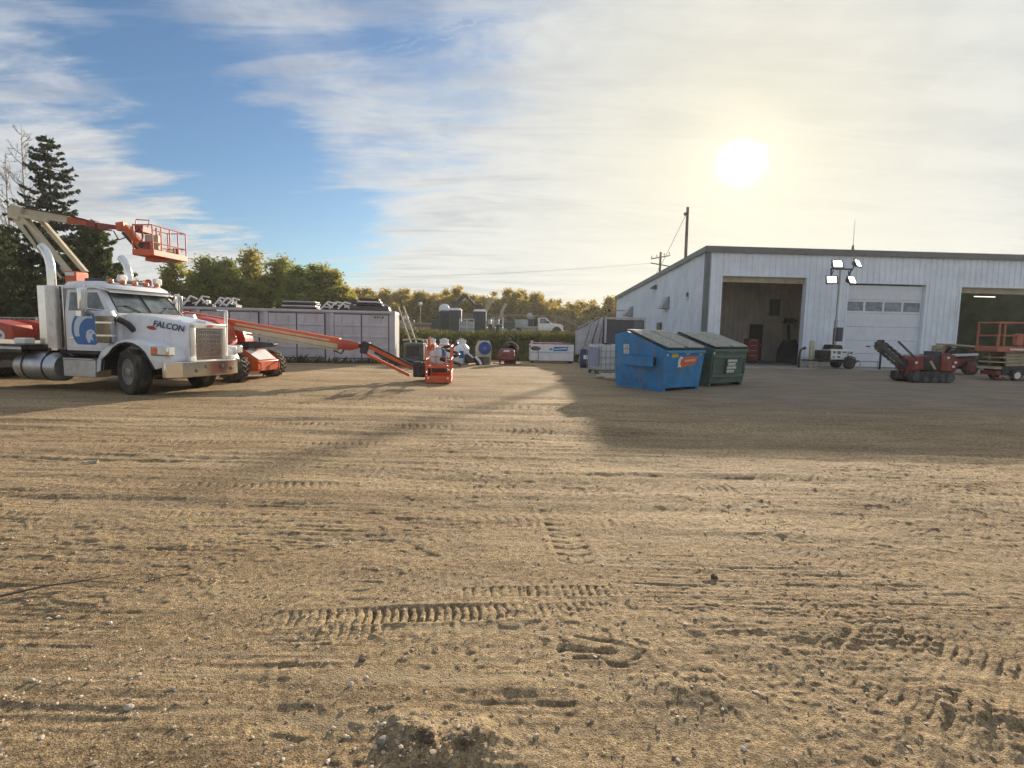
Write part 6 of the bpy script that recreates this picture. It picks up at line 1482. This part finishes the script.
m = MB(); m.lathe([(0, -.4), (.6, -.4), (.6, -.32), (.28, -.3), (.28, .3), (.6, .32), (.6, .4), (0, .4)], 20, (0, 0, .6), 'y'); m.build('drum', 'wood', t); m = MB(); m.lathe([(.29, -.29), (.42, -.28), (.44, 0), (.42, .28), (.29, .29)], 18, (0, 0, .6), 'y'); m.build('cable', 'black', t)
t = thing('lumber_stack', 'stack of pale lumber on the upper yard left of the pallets', 'lumber', up(-11.5, 48), .1)
for k in range(4): m = MB(); m.box(-1.3 + .1 * (k % 2), 1.3 - .12 * k, -.4, .4, .06 + k * .24, .26 + k * .24); m.build('timber', ('wood', 'pole_wood', 'beige', 'wood')[k], t, .01)
t = thing('steel_rack', 'thin steel rack with mixed boxes on the upper yard near the white frame', 'rack', up(-1.9, 50.5), -.1)
m = MB()
for x in (-.9, 0, .9): m.bar((x, 0, 0), (x, 0, 1.7), .06); m.bar((x, .7, 0), (x, .7, 1.7), .06)
for z in (.3, 1.0, 1.65): m.bar((-.93, .03, z), (.93, .03, z), .06)
m.build('frame', 'galv', t)
for k in range(5): m = MB(); m.cbox((-.7 + .36 * k, .35, .55 + .7 * (k % 2)), (.32, .5, .4)); m.build('box', ('dull_red', 'tank_white', 'dark_grey', 'beige', 'ibc_blue')[k], t, .02)
t = thing('trailer_frame', 'dark low trailer with small white wheels left of the pickup', 'trailer', up(-.4, 55), 0)
m = MB(); m.box(-1.1, 1.0, -.6, .6, .5, .62); m.bar((-1.1, 0, .56), (-1.9, 0, .5), .1); m.build('frame', 'dark_grey', t)
for x in (-.4, .5): m = MB(); m.lathe([(0, -.08), (.16, -.1), (.33, -.1), (.35, 0), (.33, .1), (0, .1)], 16, (x, -.65, .35), 'y'); m.build('wheel', 'galv', t)
m = MB(); m.cbox((0, 0, .95), (1.2, .8, .6)); m.path([(-.5, -.3, 1.2), (-.5, -.3, 1.7), (.4, -.3, 1.75)], .05, 6); m.build('load', 'gen_green', t, .08)
t = thing('round_lamp', 'white ball lamp on a thin post on the upper yard', 'lamp', up(-8.9, 52), 0); m = MB(); m.tube((0, 0, 0), (0, 0, 2.7), .04); m.build('post', 'galv', t); m = MB(); m.lathe([(0, 2.65), (.14, 2.7), (.18, 2.82), (.14, 2.95), (0, 3.0)], 14); m.build('globe', 'poly', t)
t = thing('lattice_mast', 'weathered lattice ladder leaning behind the container right end', 'ladder', (-6.75, 31.6, h1(-6.2, 31.6)), 0); m = MB(); v = Vector((-1.15, .5, 2.95))
for s_ in (0, .32): m = MB(); m.bar((1.1 + s_, 0, 0), Vector((1.1 + s_, 0, 0)) + v, .05, .08); m.build('rail', 'beige', t)
for k in range(1, 10): m = MB(); p = Vector((1.1, 0, 0)) + v * k / 10; m.bar(p, p + Vector((.32, 0, .14 * (-1) ** k)), .035); m.build('rung', 'beige', t)

def fence(name, label, p, q, h_, n, mesh=True):
    t = thing(name, label, 'fence', (0, 0, 0)); p, q = Vector(p), Vector(q)
    for k in range(n + 1): m = MB(); a = p.lerp(q, k / n); a.z = h1(a.x, a.y); m.tube(a + Vector((0, 0, -.1)), a + Vector((0, 0, h_ + .05)), .04); m.build('post', 'galv', t)
    m = MB()
    for k in range(n):
        a, b = p.lerp(q, k / n), p.lerp(q, (k + 1) / n); a.z, b.z = h1(a.x, a.y), h1(b.x, b.y); m.tube(a + Vector((0, 0, h_)), b + Vector((0, 0, h_)), .028, n=6)
    m.build('top_rail', 'galv', t)
    m = MB(); L_ = (q - p).length; d = (q - p).normalized(); z0 = h1(*((p + q) / 2)[:2])
    step = .22
    for k in range(int(L_ / step)):
        for s_ in (-1, 1):
            a = p + d * (k * step); b = a + d * (s_ * h_ * .9); 
            tt = (b - p).dot(d)
            if 0 <= tt <= L_: m.bar((a.x, a.y, z0 + .05), (b.x, b.y, z0 + h_ - .02), .005)
    m.build('chain_link', 'galv', t, recalc=False)
fence('chain_link_fence', 'chain-link fence behind the pickup on the upper yard', (-7, 64, 0), (11, 64, 0), 2.3, 6)
fence('chain_link_fence', 'chain-link fence at the left edge behind the truck deck', (-27, 24, 0), (-15.2, 24, 0), 1.85, 4)
m = MB(); m.path([(0, 0, -.2), (.12, 0, 9.0)], [.16, .12], 9); t = thing('utility_pole', 'dark utility pole with crossbar half hidden beside the tall spruce', 'utility pole', (-35.4, 46, gz(-35, 46))); m.build('pole', 'pole_wood', t); m = MB(); m.bar((-.9, 0, 8.2), (1.3, 0, 8.2), .14); m.build('crossarm', 'pole_wood', t)
UP = thing('utility_pole', 'tall dark bare pole rising behind the workshop roof', 'utility pole', (17.95, 58, 0)); m = MB(); m.path([(0, 0, -.2), (.10, 0, 8), (.05, 0, 15.0)], [.20, .17, .14], 10); m.build('pole', 'pole_wood', UP); m = MB(); m.cbox((-.18, 0, 14.3), (.24, .2, .3)); m.build('bracket', 'pole_wood', UP)
m = MB(); m.path([(-.15, 0, 14.1), (-1.3, 2, 10.6), (-2.4, 4, 7.5)], .022, 5); m.build('guy_wire', 'black', UP)
U2 = thing('utility_pole', 'small distant utility pole with two crossarms beside the tall bare pole', 'utility pole', (19.9, 75, 1.0)); m = MB(); m.path([(0, 0, -1), (0, 0, 11.9)], [.2, .14], 8); m.build('pole', 'pole_wood', U2)
for z, a in ((11.2, .5), (10.2, -.4)): m = MB(); m.bar((-1.3, 0, z - a * .5), (1.3, 0, z + a * .5), .13); m.build('crossarm', 'pole_wood', U2)
m = MB()
for s_ in (-1.2, -.5, .5, 1.2): m.lathe([(.07, 11.35 + s_ * .22), (.09, 11.5 + s_ * .22), (.05, 11.65 + s_ * .22)], 8, (s_, 0, 0))
m.build('insulators', 'galv', U2)
m = MB(); m.path([(19 - 75 * k / 12, 75 + 25 * k / 12, 11.4 - 5.2 * (1 - (2 * k / 12 - 1) ** 2) * .25) for k in range(13)], .012, 5); tag(m.build('power_line', 'black', recalc=False), 'thin power line sagging left from the small distant pole', 'power line')

# ------------------------------------------------------------------ air volume added to lift distant shadows and stand in for lens glare
hz = MB(); hz.box(-160, 160, -70, 150, -1.5, 24)
hm = bpy.data.materials.new('added_haze'); hm.use_nodes = True; hm.node_tree.nodes.clear()
ho = hm.node_tree.nodes.new('ShaderNodeOutputMaterial'); hv = hm.node_tree.nodes.new('ShaderNodeVolumePrincipled')
hv.inputs['Color'].default_value = (.95, .93, .88, 1); hv.inputs['Density'].default_value = .00042; hv.inputs['Anisotropy'].default_value = .35
hm.node_tree.links.new(hv.outputs[0], ho.inputs['Volume'])
added_haze = hz.build('added_haze', hm); added_haze['kind'] = 'stuff'; tag(added_haze, 'thin bright air volume added over the yard for glare and lifted shadows', 'added_haze')
